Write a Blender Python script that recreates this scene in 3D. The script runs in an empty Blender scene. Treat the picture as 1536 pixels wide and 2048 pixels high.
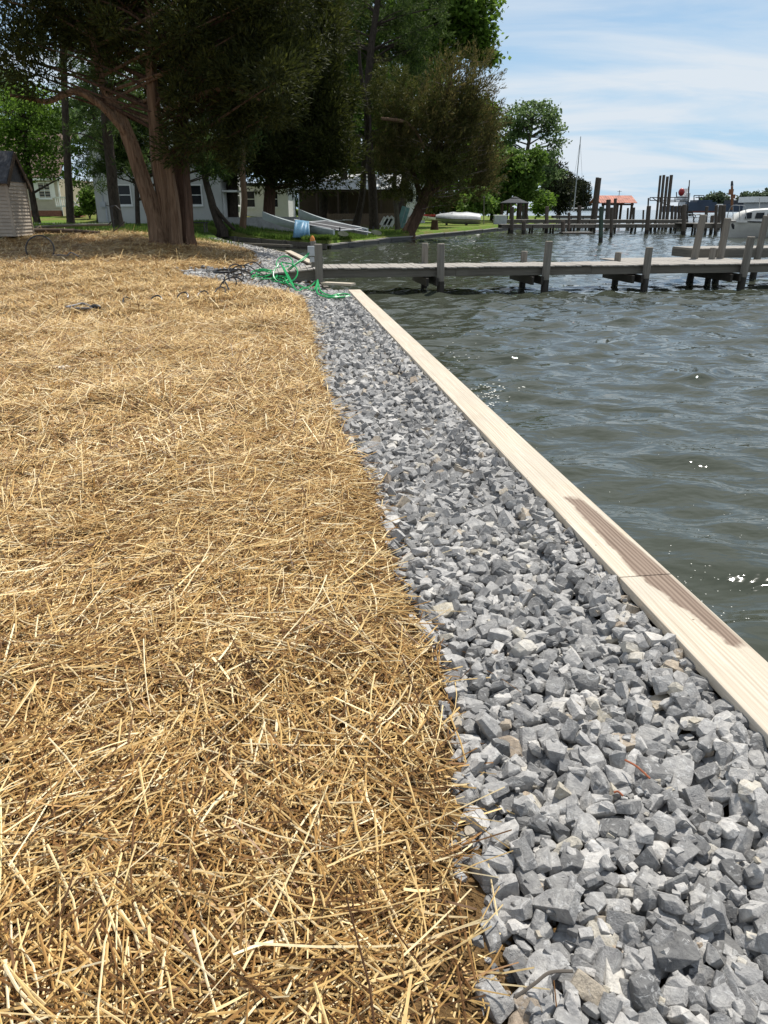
import bpy, bmesh, math, random
import numpy as np
from mathutils import Vector, Matrix

random.seed(7)
rng = np.random.default_rng(11)
R = math.radians
scene = bpy.context.scene

# ------------------------------------------------------------------ camera
H = 1.5
F = 1479.0                      # focal length in pixels of the 1536 x 2048 photograph
PITCH = math.atan(605 / F)
cd = bpy.data.cameras.new('camera')
cd.sensor_fit = 'VERTICAL'; cd.sensor_height = 36.0; cd.lens = 36.0 * F / 2048
cd.clip_start = 0.05; cd.clip_end = 9000
cam = bpy.data.objects.new('camera', cd)
scene.collection.objects.link(cam)
cam.location = (0, 0, H); cam.rotation_euler = (math.pi / 2 - PITCH, 0, 0)
scene.camera = cam

# ------------------------------------------------------------------ sun, sky, exposure
SUN_EL, SUN_AZ = R(65), R(36)    # azimuth measured from +Y (ahead) towards +X (right)
SUN_STRENGTH, SKY_STRENGTH = 5.0, 0.095
w = bpy.data.worlds.new('World'); scene.world = w; w.use_nodes = True
nt = w.node_tree; nt.nodes.clear()
def wn(t, **k):
    n = nt.nodes.new(t)
    for a, b in k.items(): setattr(n, a, b)
    return n
out = wn('ShaderNodeOutputWorld'); bg = wn('ShaderNodeBackground')
sky = wn('ShaderNodeTexSky', sky_type='NISHITA', sun_disc=False)
sky.sun_elevation = SUN_EL; sky.sun_rotation = SUN_AZ
sky.air_density = 1.0; sky.dust_density = 0.0; sky.ozone_density = 1.0; sky.altitude = 0
tc = wn('ShaderNodeTexCoord'); sep = wn('ShaderNodeSeparateXYZ')
nt.links.new(tc.outputs['Generated'], sep.inputs[0])
zc = wn('ShaderNodeMath', operation='MAXIMUM'); zc.inputs[1].default_value = 0.0
nt.links.new(sep.outputs['Z'], zc.inputs[0])
za = wn('ShaderNodeMath', operation='ADD'); za.inputs[1].default_value = 0.14
nt.links.new(zc.outputs[0], za.inputs[0])
dx = wn('ShaderNodeMath', operation='DIVIDE'); dy = wn('ShaderNodeMath', operation='DIVIDE')
nt.links.new(sep.outputs['X'], dx.inputs[0]); nt.links.new(za.outputs[0], dx.inputs[1])
nt.links.new(sep.outputs['Y'], dy.inputs[0]); nt.links.new(za.outputs[0], dy.inputs[1])
cmb = wn('ShaderNodeCombineXYZ')
nt.links.new(dx.outputs[0], cmb.inputs[0]); nt.links.new(dy.outputs[0], cmb.inputs[1])
mp = wn('ShaderNodeMapping'); mp.inputs['Scale'].default_value = (0.55, 1.0, 1); mp.inputs['Rotation'].default_value = (0, 0, R(12))
mp.inputs['Location'].default_value = (3.3, 1.7, 0)
nt.links.new(cmb.outputs[0], mp.inputs['Vector'])
nz = wn('ShaderNodeTexNoise'); nz.inputs['Scale'].default_value = 0.9; nz.inputs['Detail'].default_value = 7; nz.inputs['Roughness'].default_value = 0.56; nz.inputs['Distortion'].default_value = 1.1
nt.links.new(mp.outputs[0], nz.inputs['Vector'])
cr = wn('ShaderNodeValToRGB'); cr.color_ramp.elements[0].position = 0.38; cr.color_ramp.elements[1].position = 0.575
cr.color_ramp.elements[0].color = (0.06, 0.06, 0.06, 1); cr.color_ramp.elements[1].color = (0.92, 0.92, 0.92, 1)
nt.links.new(nz.outputs['Fac'], cr.inputs[0])
mixc = wn('ShaderNodeMix', data_type='RGBA')
nt.links.new(cr.outputs[0], mixc.inputs[0]); nt.links.new(sky.outputs[0], mixc.inputs[6])
mixc.inputs[7].default_value = (6.9, 7.5, 8.1, 1)      # thin high cloud
hz = wn('ShaderNodeMapRange'); hz.inputs['From Min'].default_value = 0.0; hz.inputs['From Max'].default_value = 0.42
hz.inputs['To Min'].default_value = 0.86; hz.inputs['To Max'].default_value = 0.0; hz.interpolation_type = 'SMOOTHSTEP'
nt.links.new(zc.outputs[0], hz.inputs['Value'])
mixh = wn('ShaderNodeMix', data_type='RGBA'); nt.links.new(hz.outputs[0], mixh.inputs[0]); nt.links.new(sky.outputs[0], mixh.inputs[6])
mixh.inputs[7].default_value = (3.7, 5.8, 8.0, 1)       # pale blue summer haze low in the sky
nt.links.new(mixh.outputs[2], mixc.inputs[6])
nt.links.new(mixc.outputs[2], bg.inputs['Color'])
bg.inputs['Strength'].default_value = SKY_STRENGTH
nt.links.new(bg.outputs[0], out.inputs[0])

sd = bpy.data.lights.new('sun', 'SUN'); sd.energy = SUN_STRENGTH; sd.angle = R(0.53); sd.color = (1.0, 0.955, 0.88)
so = bpy.data.objects.new('sun', sd); scene.collection.objects.link(so)
sdir = Vector((math.sin(SUN_AZ) * math.cos(SUN_EL), math.cos(SUN_AZ) * math.cos(SUN_EL), math.sin(SUN_EL)))
so.rotation_euler = sdir.to_track_quat('Z', 'Y').to_euler(); so.location = sdir * 60
vs = scene.view_settings
vs.view_transform = 'Standard'; vs.look = 'None'; vs.exposure = 0.20; vs.gamma = 1.0; vs.use_curve_mapping = False
scene.cycles.use_denoising = True
scene.cycles.max_bounces = 8; scene.cycles.diffuse_bounces = 3; scene.cycles.glossy_bounces = 3; scene.cycles.transmission_bounces = 3

# ------------------------------------------------------------------ pixel helpers (photograph pixels -> place)
cp, sp = math.cos(PITCH), math.sin(PITCH)
def ray(x, y):
    u = (x - 768) / F; v = (1024 - y) / F
    return Vector((u, cp + v * sp, -sp + v * cp))
def P(x, y, Y):                      # the point seen at pixel x, y that stands Y metres ahead
    d = ray(x, y); t = Y / d.y
    return Vector((d.x * t, Y, H + d.z * t))
def G(x, y, z=0.0):                  # the point seen at pixel x, y on the level z
    d = ray(x, y); t = (z - H) / d.z
    return Vector((d.x * t, d.y * t, z))
def scl(y, Y):                       # metres per pixel for a thing Y metres ahead around row y
    return Y / ray(768, y).y / F

# ------------------------------------------------------------------ the lie of the land
WATER = -0.55
def sstep(a, b, x):
    t = np.clip((np.asarray(x, float) - a) / (b - a), 0, 1); return t * t * (3 - 2 * t)
WY = [-12, 15.2, 19, 23.1, 30, 37, 44, 50]
WX = [1.395 + .1393 * 12, 1.395 - .1393 * 15.2, -1.55, -2.35, -3.9, -6.6, -9.4, -11.5]
def wall_x(y): return np.interp(y, WY, WX)           # land side of the bulkhead cap
LY = [0, 8, 16, 21.7, 27, 31, 48, 55, 65, 100, 170]
LZ = [0, 0, .07, .2, .37, .55, .65, .62, 1.05, 1.4, 1.6]
RY = [40, 43, 50, 60, 80, 170]
RZ = [-.33, -.33, -.2, -.1, .02, .18]
def vnoise(x, y, seed=0):                             # cheap smooth noise
    r = np.random.default_rng(seed); s = 0
    for k in range(7):
        a = r.uniform(0, 2 * math.pi); f = r.uniform(.6, 1.6); ph = r.uniform(0, 7); ph2 = r.uniform(0, 7)
        s = s + np.sin((x * math.cos(a) + y * math.sin(a)) * f * 2 + ph + 1.3 * np.sin((y * math.cos(a) - x * math.sin(a)) * f * 1.3 + ph2))
    return s / 7
def land(x, y):
    x = np.asarray(x, float); y = np.asarray(y, float)
    l = np.interp(y, LY, LZ); r = np.interp(y, RY, RZ)
    d = wall_x(y) - x
    near = l * sstep(0, 6, d)
    near = near - .26 * np.exp(-((y - 18.3) / 2.2) ** 2) * sstep(3.0, 0.3, d)
    k = sstep(-12, -5, x)
    far = l * (1 - k) + r * k
    b = sstep(40, 52, y)
    return near * (1 - b) + far * b
def T(x, y):                                          # where the sight line of a pixel meets the land
    d = ray(x, y); t0 = 0.8; t = t0
    while t < 220:
        if H + d.z * t <= float(land(d.x * t, d.y * t)): break
        t *= 1.01
    else:
        t = 220
    return Vector((d.x * t, d.y * t, float(land(d.x * t, d.y * t))))

# straw / gravel border, as land-side distance from the bulkhead
_bp = [(1010, 2048), (990, 1830), (945, 1680), (932, 1500), (890, 1300), (825, 1180), (755, 960), (700, 870), (662, 790), (642, 720), (628, 650), (612, 592)]
_bw = [G(*q) for q in _bp]
BY = [0.3] + [q.y for q in _bw] + [16.2, 17.4, 18.6, 20.0, 21.0, 23, 27, 31, 36, 44]
BD = [float(wall_x(_bw[0].y)) - _bw[0].x] + [float(wall_x(q.y)) - q.x for q in _bw] + [1.5, 2.7, 3.4, 3.2, 1.9, 1.2, 1.0, 1.15, 1.0, 0.7]
def border_d(y): return np.interp(y, BY, BD)

# ------------------------------------------------------------------ material helpers
def new_mat(name):
    m = bpy.data.materials.new(name); m.use_nodes = True
    m.node_tree.nodes.clear(); return m, m.node_tree
class NB:
    def __init__(s, name):
        s.m, s.t = new_mat(name)
        s.out = s.n('ShaderNodeOutputMaterial'); s.b = s.n('ShaderNodeBsdfPrincipled'); s.l(s.b.outputs[0], s.out.inputs[0])
    def n(s, t, **k):
        n = s.t.nodes.new(t)
        for a, b in k.items(): setattr(n, a, b)
        return n
    def l(s, a, b): s.t.links.new(a, b)
    def coord(s, which='Object', scale=(1, 1, 1)):
        tc = s.n('ShaderNodeTexCoord'); mp = s.n('ShaderNodeMapping'); mp.inputs['Scale'].default_value = scale
        s.l(tc.outputs[which], mp.inputs[0]); return mp.outputs[0]
    def noise(s, vec, scale=5, detail=4, rough=.55, dist=0):
        n = s.n('ShaderNodeTexNoise'); n.inputs['Scale'].default_value = scale; n.inputs['Detail'].default_value = detail
        n.inputs['Roughness'].default_value = rough; n.inputs['Distortion'].default_value = dist
        if vec is not None: s.l(vec, n.inputs['Vector'])
        return n.outputs['Fac']
    def ramp(s, fac, stops, interp='LINEAR'):
        n = s.n('ShaderNodeValToRGB'); e = n.color_ramp.elements; n.color_ramp.interpolation = interp
        while len(e) < len(stops): e.new(.5)
        for i, (p, c) in enumerate(stops):
            e[i].position = p; e[i].color = (c[0], c[1], c[2], 1)
        s.l(fac, n.inputs[0]); return n.outputs[0]
    def mix(s, fac, a, b, mode='MIX'):
        n = s.n('ShaderNodeMix', data_type='RGBA', blend_type=mode)
        for i, q in ((0, fac), (6, a), (7, b)):
            if isinstance(q, (int, float)): n.inputs[i].default_value = q
            elif isinstance(q, (tuple, list)): n.inputs[i].default_value = (*q[:3], 1)
            else: s.l(q, n.inputs[i])
        return n.outputs[2]
    def math(s, op, a, b=None, clamp=False):
        n = s.n('ShaderNodeMath', operation=op, use_clamp=clamp)
        for i, q in ((0, a), (1, b)):
            if q is None: continue
            if isinstance(q, (int, float)): n.inputs[i].default_value = q
            else: s.l(q, n.inputs[i])
        return n.outputs[0]
    def rnd(s):
        g = s.n('ShaderNodeNewGeometry'); o = s.n('ShaderNodeObjectInfo')
        return s.math('FRACT', s.math('ADD', g.outputs['Random Per Island'], o.outputs['Random']))
    def color(s, c):
        if isinstance(c, (tuple, list)): s.b.inputs['Base Color'].default_value = (*c[:3], 1)
        else: s.l(c, s.b.inputs['Base Color'])
    def bump(s, h, strength=.4, dist=.01):
        b = s.n('ShaderNodeBump'); b.inputs['Strength'].default_value = strength; b.inputs['Distance'].default_value = dist
        s.l(h, b.inputs['Height']); s.l(b.outputs[0], s.b.inputs['Normal'])
    def rough(s, v): s.b.inputs['Roughness'].default_value = v

def plain(name, c, rough=.6, metal=0, var=.25, scale=3.0, bump=0.0, spec=.4):
    s = NB(name); v = s.coord()
    f = s.noise(v, scale, 5, .6)
    lo = tuple(q * (1 - var) for q in c); hi = tuple(min(1, q * (1 + var)) for q in c)
    s.color(s.ramp(f, [(.3, lo), (.7, hi)])); s.rough(rough)
    s.b.inputs['Metallic'].default_value = metal; s.b.inputs['Specular IOR Level'].default_value = spec
    if bump: s.bump(s.noise(v, scale * 8, 5, .6), bump, .01)
    return s.m
def wood(name, c0, c1, axis='x', rough=.8, grain=26, bumps=.5):
    sc = {'x': (1.2, grain, grain), 'y': (grain, 1.2, grain), 'z': (grain, grain, 1.2)}[axis]
    s = NB(name); v = s.coord('Object', sc)
    oi = s.n('ShaderNodeObjectInfo')
    f = s.noise(v, 1.0, 6, .65, .4); blot = s.noise(s.coord('Object', (1.3, 1.3, 1.3)), 1.5, 3)
    c = s.ramp(f, [(.28, c0), (.72, c1)])
    c = s.mix(s.math('MULTIPLY', blot, .5), c, tuple(q * .55 for q in c0))
    c = s.mix(s.math('MULTIPLY', oi.outputs['Random'], .35), c, tuple(q * .7 for q in c1))
    s.color(c); s.rough(rough); s.b.inputs['Specular IOR Level'].default_value = .25
    s.bump(f, bumps, .006); return s.m
def foliage(name, dark, mid, light, trans=.35):
    s = NB(name)
    c = s.ramp(s.rnd(), [(0, dark), (.55, mid), (1, light)])
    s.color(c); s.rough(.6); s.b.inputs['Specular IOR Level'].default_value = .25
    tr = s.n('ShaderNodeBsdfTranslucent'); s.l(c, tr.inputs['Color'])
    mx = s.n('ShaderNodeMixShader'); mx.inputs[0].default_value = trans
    s.l(s.b.outputs[0], mx.inputs[1]); s.l(tr.outputs[0], mx.inputs[2]); s.l(mx.outputs[0], s.out.inputs[0])
    return s.m

# ------------------------------------------------------------------ mesh helpers
col = scene.collection
WT = {}                                                # world offset of each object
def tag(o, label=None, cat=None, group=None, kind=None):
    if label: o['label'] = label
    if cat: o['category'] = cat
    if group: o['group'] = group
    if kind: o['kind'] = kind
    return o
def thing(name, label, cat, loc=(0, 0, 0), group=None):
    o = bpy.data.objects.new(name, None); col.objects.link(o); o.location = loc
    o.empty_display_size = .2; WT[o.name] = Vector(loc)
    return tag(o, label, cat, group)
def link_mesh(name, me, mat, parent=None, loc=None, rot=None):
    if mat is not None and not me.materials: me.materials.append(mat)
    o = bpy.data.objects.new(name, me); col.objects.link(o)
    base = WT[parent.name] if parent is not None else Vector()
    L = Vector(loc) if loc is not None else Vector()
    o.location = L - base
    if rot is not None: o.rotation_euler = rot
    if parent is not None: o.parent = parent
    WT[o.name] = L
    return o
def np_mesh(name, V, Fq, smooth=False):                # V (n,3), Fq (m,k) same-size faces
    me = bpy.data.meshes.new(name); V = np.asarray(V, np.float32); Fq = np.asarray(Fq, np.int32); k = Fq.shape[1]
    me.vertices.add(len(V)); me.vertices.foreach_set('co', V.ravel())
    me.loops.add(Fq.size); me.loops.foreach_set('vertex_index', Fq.ravel())
    me.polygons.add(len(Fq)); me.polygons.foreach_set('loop_start', np.arange(0, Fq.size, k, dtype=np.int32))
    me.polygons.foreach_set('loop_total', np.full(len(Fq), k, np.int32))
    me.polygons.foreach_set('use_smooth', np.full(len(Fq), smooth, bool))
    me.update(calc_edges=True); return me
class MB:
    def __init__(s): s.v = []; s.f = []
    def add(s, vs, fs):
        n = len(s.v); s.v += [tuple(q) for q in vs]; s.f += [tuple(i + n for i in q) for q in fs]; return s
    def hexa(s, b, t):                                 # bottom ring, top ring (4 each, counter-clockwise from above)
        return s.add(list(b) + list(t), [(3, 2, 1, 0), (4, 5, 6, 7), (0, 1, 5, 4), (1, 2, 6, 5), (2, 3, 7, 6), (3, 0, 4, 7)])
    def box(s, c, d, rz=0.0):
        x, y, z = d[0] / 2, d[1] / 2, d[2] / 2; ca, sa = math.cos(rz), math.sin(rz)
        q = [(-x, -y), (x, -y), (x, y), (-x, y)]
        rr = [(c[0] + a * ca - b * sa, c[1] + a * sa + b * ca) for a, b in q]
        return s.hexa([(a, b, c[2] - z) for a, b in rr], [(a, b, c[2] + z) for a, b in rr])
    def beam(s, p0, p1, w, h, up=(0, 0, 1)):
        p0, p1 = Vector(p0), Vector(p1); d = (p1 - p0).normalized(); up = Vector(up)
        if abs(d.dot(up)) > .98: up = Vector((0, 1, 0))
        r = d.cross(up).normalized() * (w / 2); u = r.cross(d).normalized() * (h / 2)
        return s.add([p0 - r - u, p0 + r - u, p0 + r + u, p0 - r + u, p1 - r - u, p1 + r - u, p1 + r + u, p1 - r + u],
                     [(0, 1, 2, 3), (7, 6, 5, 4), (1, 0, 4, 5), (2, 1, 5, 6), (3, 2, 6, 7), (0, 3, 7, 4)])
    def tube(s, pts, rad, n=8, cap=True, closed=False, flute=None):
        pts = [Vector(p) for p in pts]; m = len(pts)
        if not hasattr(rad, '__len__'): rad = [rad] * m
        d0 = (pts[1] - pts[0]).normalized(); a = d0.orthogonal().normalized(); vs = []
        for i in range(m):
            if closed: d = (pts[(i + 1) % m] - pts[i - 1]).normalized()
            else: d = (pts[min(i + 1, m - 1)] - pts[max(i - 1, 0)]).normalized()
            a = (a - d * a.dot(d)).normalized(); b = d.cross(a)
            for k in range(n):
                t = 2 * math.pi * k / n; rr = rad[i] * (flute(i, t) if flute else 1)
                vs.append(pts[i] + (a * math.cos(t) + b * math.sin(t)) * rr)
        fs = []
        for i in range(m if closed else m - 1):
            j = (i + 1) % m
            for k in range(n):
                fs.append((i * n + k, i * n + (k + 1) % n, j * n + (k + 1) % n, j * n + k))
        if cap and not closed: fs += [tuple(range(n - 1, -1, -1)), tuple((m - 1) * n + k for k in range(n))]
        return s.add(vs, fs)
    def cyl(s, p0, p1, r0, r1=None, n=12): return s.tube([p0, p1], [r0, r0 if r1 is None else r1], n)
    def prism(s, poly, z0, z1):                        # poly: xy counter-clockwise
        n = len(poly)
        return s.add([(x, y, z0) for x, y in poly] + [(x, y, z1) for x, y in poly],
                     [tuple(range(n - 1, -1, -1)), tuple(range(n, 2 * n))] + [(i, (i + 1) % n, n + (i + 1) % n, n + i) for i in range(n)])
    def loft(s, rings, cap=True):
        n = len(rings[0]); vs = [p for r in rings for p in r]; fs = []
        for i in range(len(rings) - 1):
            for k in range(n): fs.append((i * n + k, i * n + (k + 1) % n, (i + 1) * n + (k + 1) % n, (i + 1) * n + k))
        if cap: fs += [tuple(range(n - 1, -1, -1)), tuple((len(rings) - 1) * n + k for k in range(n))]
        return s.add(vs, fs)
    def mesh(s, name, smooth=False):
        me = bpy.data.meshes.new(name); me.from_pydata(s.v, [], s.f)
        if smooth:
            for p in me.polygons: p.use_smooth = True
            try: me.set_sharp_from_angle(angle=R(50))
            except Exception: pass
        me.update(); return me
    def build(s, name, mat, parent=None, smooth=False):
        bm = s.mesh(name, smooth); fix_normals(bm)
        return link_mesh(name, bm, mat, parent)
def fix_normals(me):
    bm = bmesh.new(); bm.from_mesh(me); bmesh.ops.recalc_face_normals(bm, faces=bm.faces); bm.to_mesh(me); bm.free()
def bevelled(me, w, seg=1):
    bm = bmesh.new(); bm.from_mesh(me); bmesh.ops.bevel(bm, geom=list(bm.edges), offset=w, segments=seg, affect='EDGES', profile=.5)
    bm.to_mesh(me); bm.free(); return me
def spline(pts, n=6):
    pts = [Vector(p) for p in pts]; o = []
    for i in range(len(pts) - 1):
        a, b, c, d = pts[max(i - 1, 0)], pts[i], pts[i + 1], pts[min(i + 2, len(pts) - 1)]
        for k in range(n):
            t = k / n
            o.append(.5 * ((2 * b) + (c - a) * t + (2 * a - 5 * b + 4 * c - d) * t * t + (3 * b - a - 3 * c + d) * t ** 3))
    return o + [pts[-1]]

# ------------------------------------------------------------------ materials
M = {}
def soil_mat():
    s = NB('soil_and_grass')
    tcn = s.n('ShaderNodeTexCoord'); sx = s.n('ShaderNodeSeparateXYZ'); s.l(tcn.outputs['Object'], sx.inputs[0])
    v = tcn.outputs['Object']
    n1 = s.noise(v, 1.2, 5, .6); n2 = s.noise(v, 28, 5, .65)
    crumb = s.noise(v, 95, 6, .75); soil = s.ramp(s.math('ADD', s.math('MULTIPLY', n2, .5), s.math('MULTIPLY', crumb, .5)), [(.3, (.09, .048, .022)), (.5, (.23, .135, .062)), (.68, (.36, .235, .12))])
    chaff = s.ramp(s.noise(v, 60, 4, .7), [(.35, (.20, .115, .04)), (.6, (.45, .30, .12))])
    soil = s.mix(s.math('MULTIPLY', n1, .5), soil, chaff)
    grass = s.ramp(s.noise(v, 9, 6, .7), [(.3, (.035, .06, .012)), (.55, (.075, .12, .022)), (.8, (.13, .17, .04))])
    f = s.math('ADD', sx.outputs['Y'], s.math('MULTIPLY', n1, 5.0))
    f = s.math('DIVIDE', s.math('SUBTRACT', f, 33.2), .8, True)
    s.color(s.mix(f, soil, grass)); s.rough(.95); s.b.inputs['Specular IOR Level'].default_value = .1
    s.bump(s.math('ADD', n2, s.math('MULTIPLY', crumb, .8)), 1.0, .03); return s.m
M['soil'] = soil_mat()
def grass_ground():
    s = NB('lawn_grass'); v = s.coord()
    a = s.noise(v, 10, 6, .7); b = s.noise(v, .35, 4, .6)
    c = s.ramp(a, [(.3, (.05, .095, .014)), (.55, (.12, .19, .03)), (.8, (.20, .27, .05))])
    c = s.mix(s.ramp(b, [(.45, (0, 0, 0)), (.62, (1, 1, 1))]), c, s.ramp(a, [(.3, (.09, .085, .03)), (.7, (.2, .2, .06))]))
    s.color(c); s.rough(.95); s.b.inputs['Specular IOR Level'].default_value = .1; s.bump(a, .8, .05); return s.m
M['lawn'] = grass_ground()
def stone_mat():
    s = NB('crushed_stone'); r = s.rnd(); g = s.n('ShaderNodeNewGeometry'); v = g.outputs['Position']
    base = s.ramp(r, [(0, (.15, .148, .145)), (.3, (.27, .265, .257)), (.72, (.39, .38, .364)), (.92, (.52, .50, .47)), (.965, (.46, .42, .34)), (1, (.36, .29, .22))])
    f = s.noise(v, 55, 6, .68, .6); big = s.noise(v, 17, 4, .6, .4)
    mp = s.n('ShaderNodeMapping'); mp.inputs['Scale'].default_value = (1, 1, 2.6); mp.inputs['Rotation'].default_value = (.5, .3, 0); s.l(v, mp.inputs[0])
    vein = s.noise(mp.outputs[0], 21, 5, .6, 1.8)
    c = s.mix(.85, base, s.ramp(f, [(.25, (.52, .52, .54)), (.5, (.95, .95, .95)), (.72, (1.3, 1.3, 1.28))]), 'MULTIPLY')
    c = s.mix(.7, c, s.ramp(big, [(.3, (.72, .73, .76)), (.7, (1.18, 1.17, 1.15))]), 'MULTIPLY')
    c = s.mix(s.ramp(vein, [(.58, (0, 0, 0)), (.64, (.5, .5, .5)), (.69, (0, 0, 0))]), c, (.58, .58, .57))
    s.color(c); s.rough(.85); s.b.inputs['Specular IOR Level'].default_value = .3
    bv = s.n('ShaderNodeBevel', samples=4); bv.inputs['Radius'].default_value = .0035
    b = s.n('ShaderNodeBump'); b.inputs['Strength'].default_value = .9; b.inputs['Distance'].default_value = .006
    s.l(s.math('ADD', s.math('ADD', f, s.math('MULTIPLY', big, 1.2)), s.math('MULTIPLY', s.noise(v, 190, 3), .35)), b.inputs['Height']); s.l(bv.outputs[0], b.inputs['Normal']); s.l(b.outputs[0], s.b.inputs['Normal']); return s.m
M['stone'] = stone_mat()
def straw_mat():
    s = NB('straw'); r = s.rnd()
    c = s.ramp(r, [(0, (.08, .038, .015)), (.15, (.22, .11, .037)), (.34, (.44, .255, .086)), (.58, (.63, .425, .166)), (.82, (.79, .60, .30)), (1, (.91, .79, .53))])
    v = s.coord('Object', (60, 60, 60)); n = s.noise(v, 1, 3)
    c = s.mix(.5, c, s.ramp(n, [(.3, (.7, .66, .6)), (.7, (1.1, 1.1, 1.1))]), 'MULTIPLY')
    s.color(c); s.rough(.5); s.b.inputs['Specular IOR Level'].default_value = .35
    return s.m
M['straw'] = straw_mat()
def water_mat():
    s = NB('harbour_water'); v = s.coord('Object', (1, 1, 1))
    s.color((.045, .051, .037)); s.rough(.04); s.b.inputs['IOR'].default_value = 1.333; s.b.inputs['Specular IOR Level'].default_value = .5
    v2 = s.coord('Object', (.55, 1.0, 1)); a = s.noise(v2, 3.2, 3, .5, .3); b = s.noise(v2, .9, 3, .5, .5); c = s.noise(v2, 9, 2, .5)
    h = s.math('ADD', s.math('ADD', s.math('MULTIPLY', a, .34), b), s.math('MULTIPLY', c, .07))
    s.bump(h, 1.0, .12); return s.m
M['water'] = water_mat()
M['post'] = wood('weathered_post', (.12, .105, .085), (.33, .30, .255), 'z')
M['deck'] = wood('weathered_deck', (.22, .20, .175), (.48, .45, .405), 'x')
M['beam'] = wood('weathered_beam', (.10, .09, .073), (.25, .228, .19), 'x')
M['wet'] = wood('wet_pile', (.018, .016, .012), (.06, .05, .04), 'z', .45)
M['pile'] = wood('old_pile', (.065, .052, .042), (.17, .14, .115), 'z')
M['greenpile'] = wood('green_pile', (.04, .06, .045), (.10, .14, .105), 'z')
M['oldwall'] = wood('old_bulkhead', (.085, .073, .06), (.22, .195, .165), 'x')
def bark(name, c0, c1, zs=1.4):
    s = NB(name); v = s.coord('Object', (13, 13, zs)); f = s.noise(v, 1.0, 6, .62, .8); g = s.noise(s.coord('Object', (4, 4, .5)), 1, 4)
    c = s.ramp(f, [(.32, c0), (.6, c1), (.8, tuple(q * 1.35 for q in c1))])
    c = s.mix(s.math('MULTIPLY', g, .5), c, tuple(q * .8 for q in c0)); s.color(c); s.rough(.9); s.b.inputs['Specular IOR Level'].default_value = .15
    s.bump(f, 1.0, .05); return s.m
M['cedarbark'] = bark('cedar_bark', (.085, .050, .030), (.25, .165, .105), .8)
M['pinebark'] = bark('pine_bark', (.03, .024, .02), (.09, .07, .055), 4)
M['redbark'] = bark('dark_cedar_bark', (.05, .03, .02), (.14, .085, .058), .8)
M['twig'] = plain('twig', (.10, .085, .07), .9); M['paletwig'] = plain('pale_twig', (.23, .185, .15), .9)
M['cedar'] = foliage('cedar_foliage', (.022, .028, .006), (.042, .051, .010), (.076, .084, .017), .40)
M['cedargreen'] = foliage('green_cedar_foliage', (.04, .05, .01), (.085, .095, .02), (.15, .15, .035), .35)  # lighter, greener leaf colour for the leaning cedar's green boughs
M['pine'] = foliage('pine_needles', (.026, .048, .011), (.062, .105, .024), (.13, .18, .045), .45)
M['oak'] = foliage('oak_leaves', (.045, .09, .010), (.105, .185, .022), (.19, .30, .05), .58)
M['maple'] = foliage('maple_leaves', (.05, .10, .016), (.11, .19, .03), (.20, .30, .06), .5)
M['feather'] = foliage('browned_cedar_foliage', (.05, .055, .016), (.10, .098, .030), (.19, .145, .054), .48)
M['cotton'] = foliage('cottonwood_leaves', (.06, .10, .035), (.13, .20, .07), (.22, .30, .115), .5)
M['darkev'] = foliage('dark_evergreen', (.014, .02, .009), (.032, .04, .017), (.06, .068, .03), .2)
M['blade'] = foliage('grass_blades', (.045, .09, .013), (.11, .19, .03), (.21, .29, .065), .45)

# ================================================================== STRUCTURE
# ------------------------------------------------------------------ water: one sheet to the horizon, real waves near by
def axis(lo, start, bands, hi):
    a = [start]
    for end, st in bands:
        while a[-1] < end: a.append(a[-1] + st)
    s = bands[-1][1]
    while a[-1] < hi: s *= 1.3; a.append(min(hi, a[-1] + s))
    b = []; s = bands[0][1]; x = start
    while x > lo: s *= 1.3; x = max(lo, x - s); b.append(x)
    return np.array(b[::-1] + a)
gx = axis(-4000, -4.5, [(7, .10), (16, .18), (45, .5)], 4000); gy = axis(-300, .3, [(10, .075), (22, .13), (90, .34)], 7000)
STEP = np.interp(gy, [10, 22, 30], [.085, .145, .34])[:, None]
X, Y = np.meshgrid(gx, gy)
Z = np.zeros_like(X); wr = np.random.default_rng(5)
for k in range(46):
    lam = .34 * (4.6 ** wr.uniform(0, 1)); th = R(-102) + wr.normal(0, .6); kk = 2 * math.pi / lam
    amp = .0073 * lam ** .95 * wr.uniform(.5, 1.3) * sstep(lam / 2.2, lam / 4.5, STEP); ph = wr.uniform(0, 6.3)
    arg = kk * (X * math.cos(th) + Y * math.sin(th)) + ph + .7 * np.sin(.9 * X * math.sin(th) - .7 * Y * math.cos(th) + ph)
    Z += amp * (np.sin(arg) - .16 * np.cos(2 * arg))
fade = sstep(-4.5, -3.5, X) * sstep(45, 38, X) * sstep(.3, 1, Y) * sstep(90, 70, Y)
Z = WATER + Z * fade
ny, nx = X.shape
idx = np.arange(nx * ny).reshape(ny, nx)
Fq = np.stack([idx[:-1, :-1], idx[:-1, 1:], idx[1:, 1:], idx[1:, :-1]], -1).reshape(-1, 4)
me = np_mesh('water', np.stack([X, Y, Z], -1).reshape(-1, 3), Fq, True)
tag(link_mesh('water', me, M['water']), 'choppy grey green harbour water', 'water', kind='structure')

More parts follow.
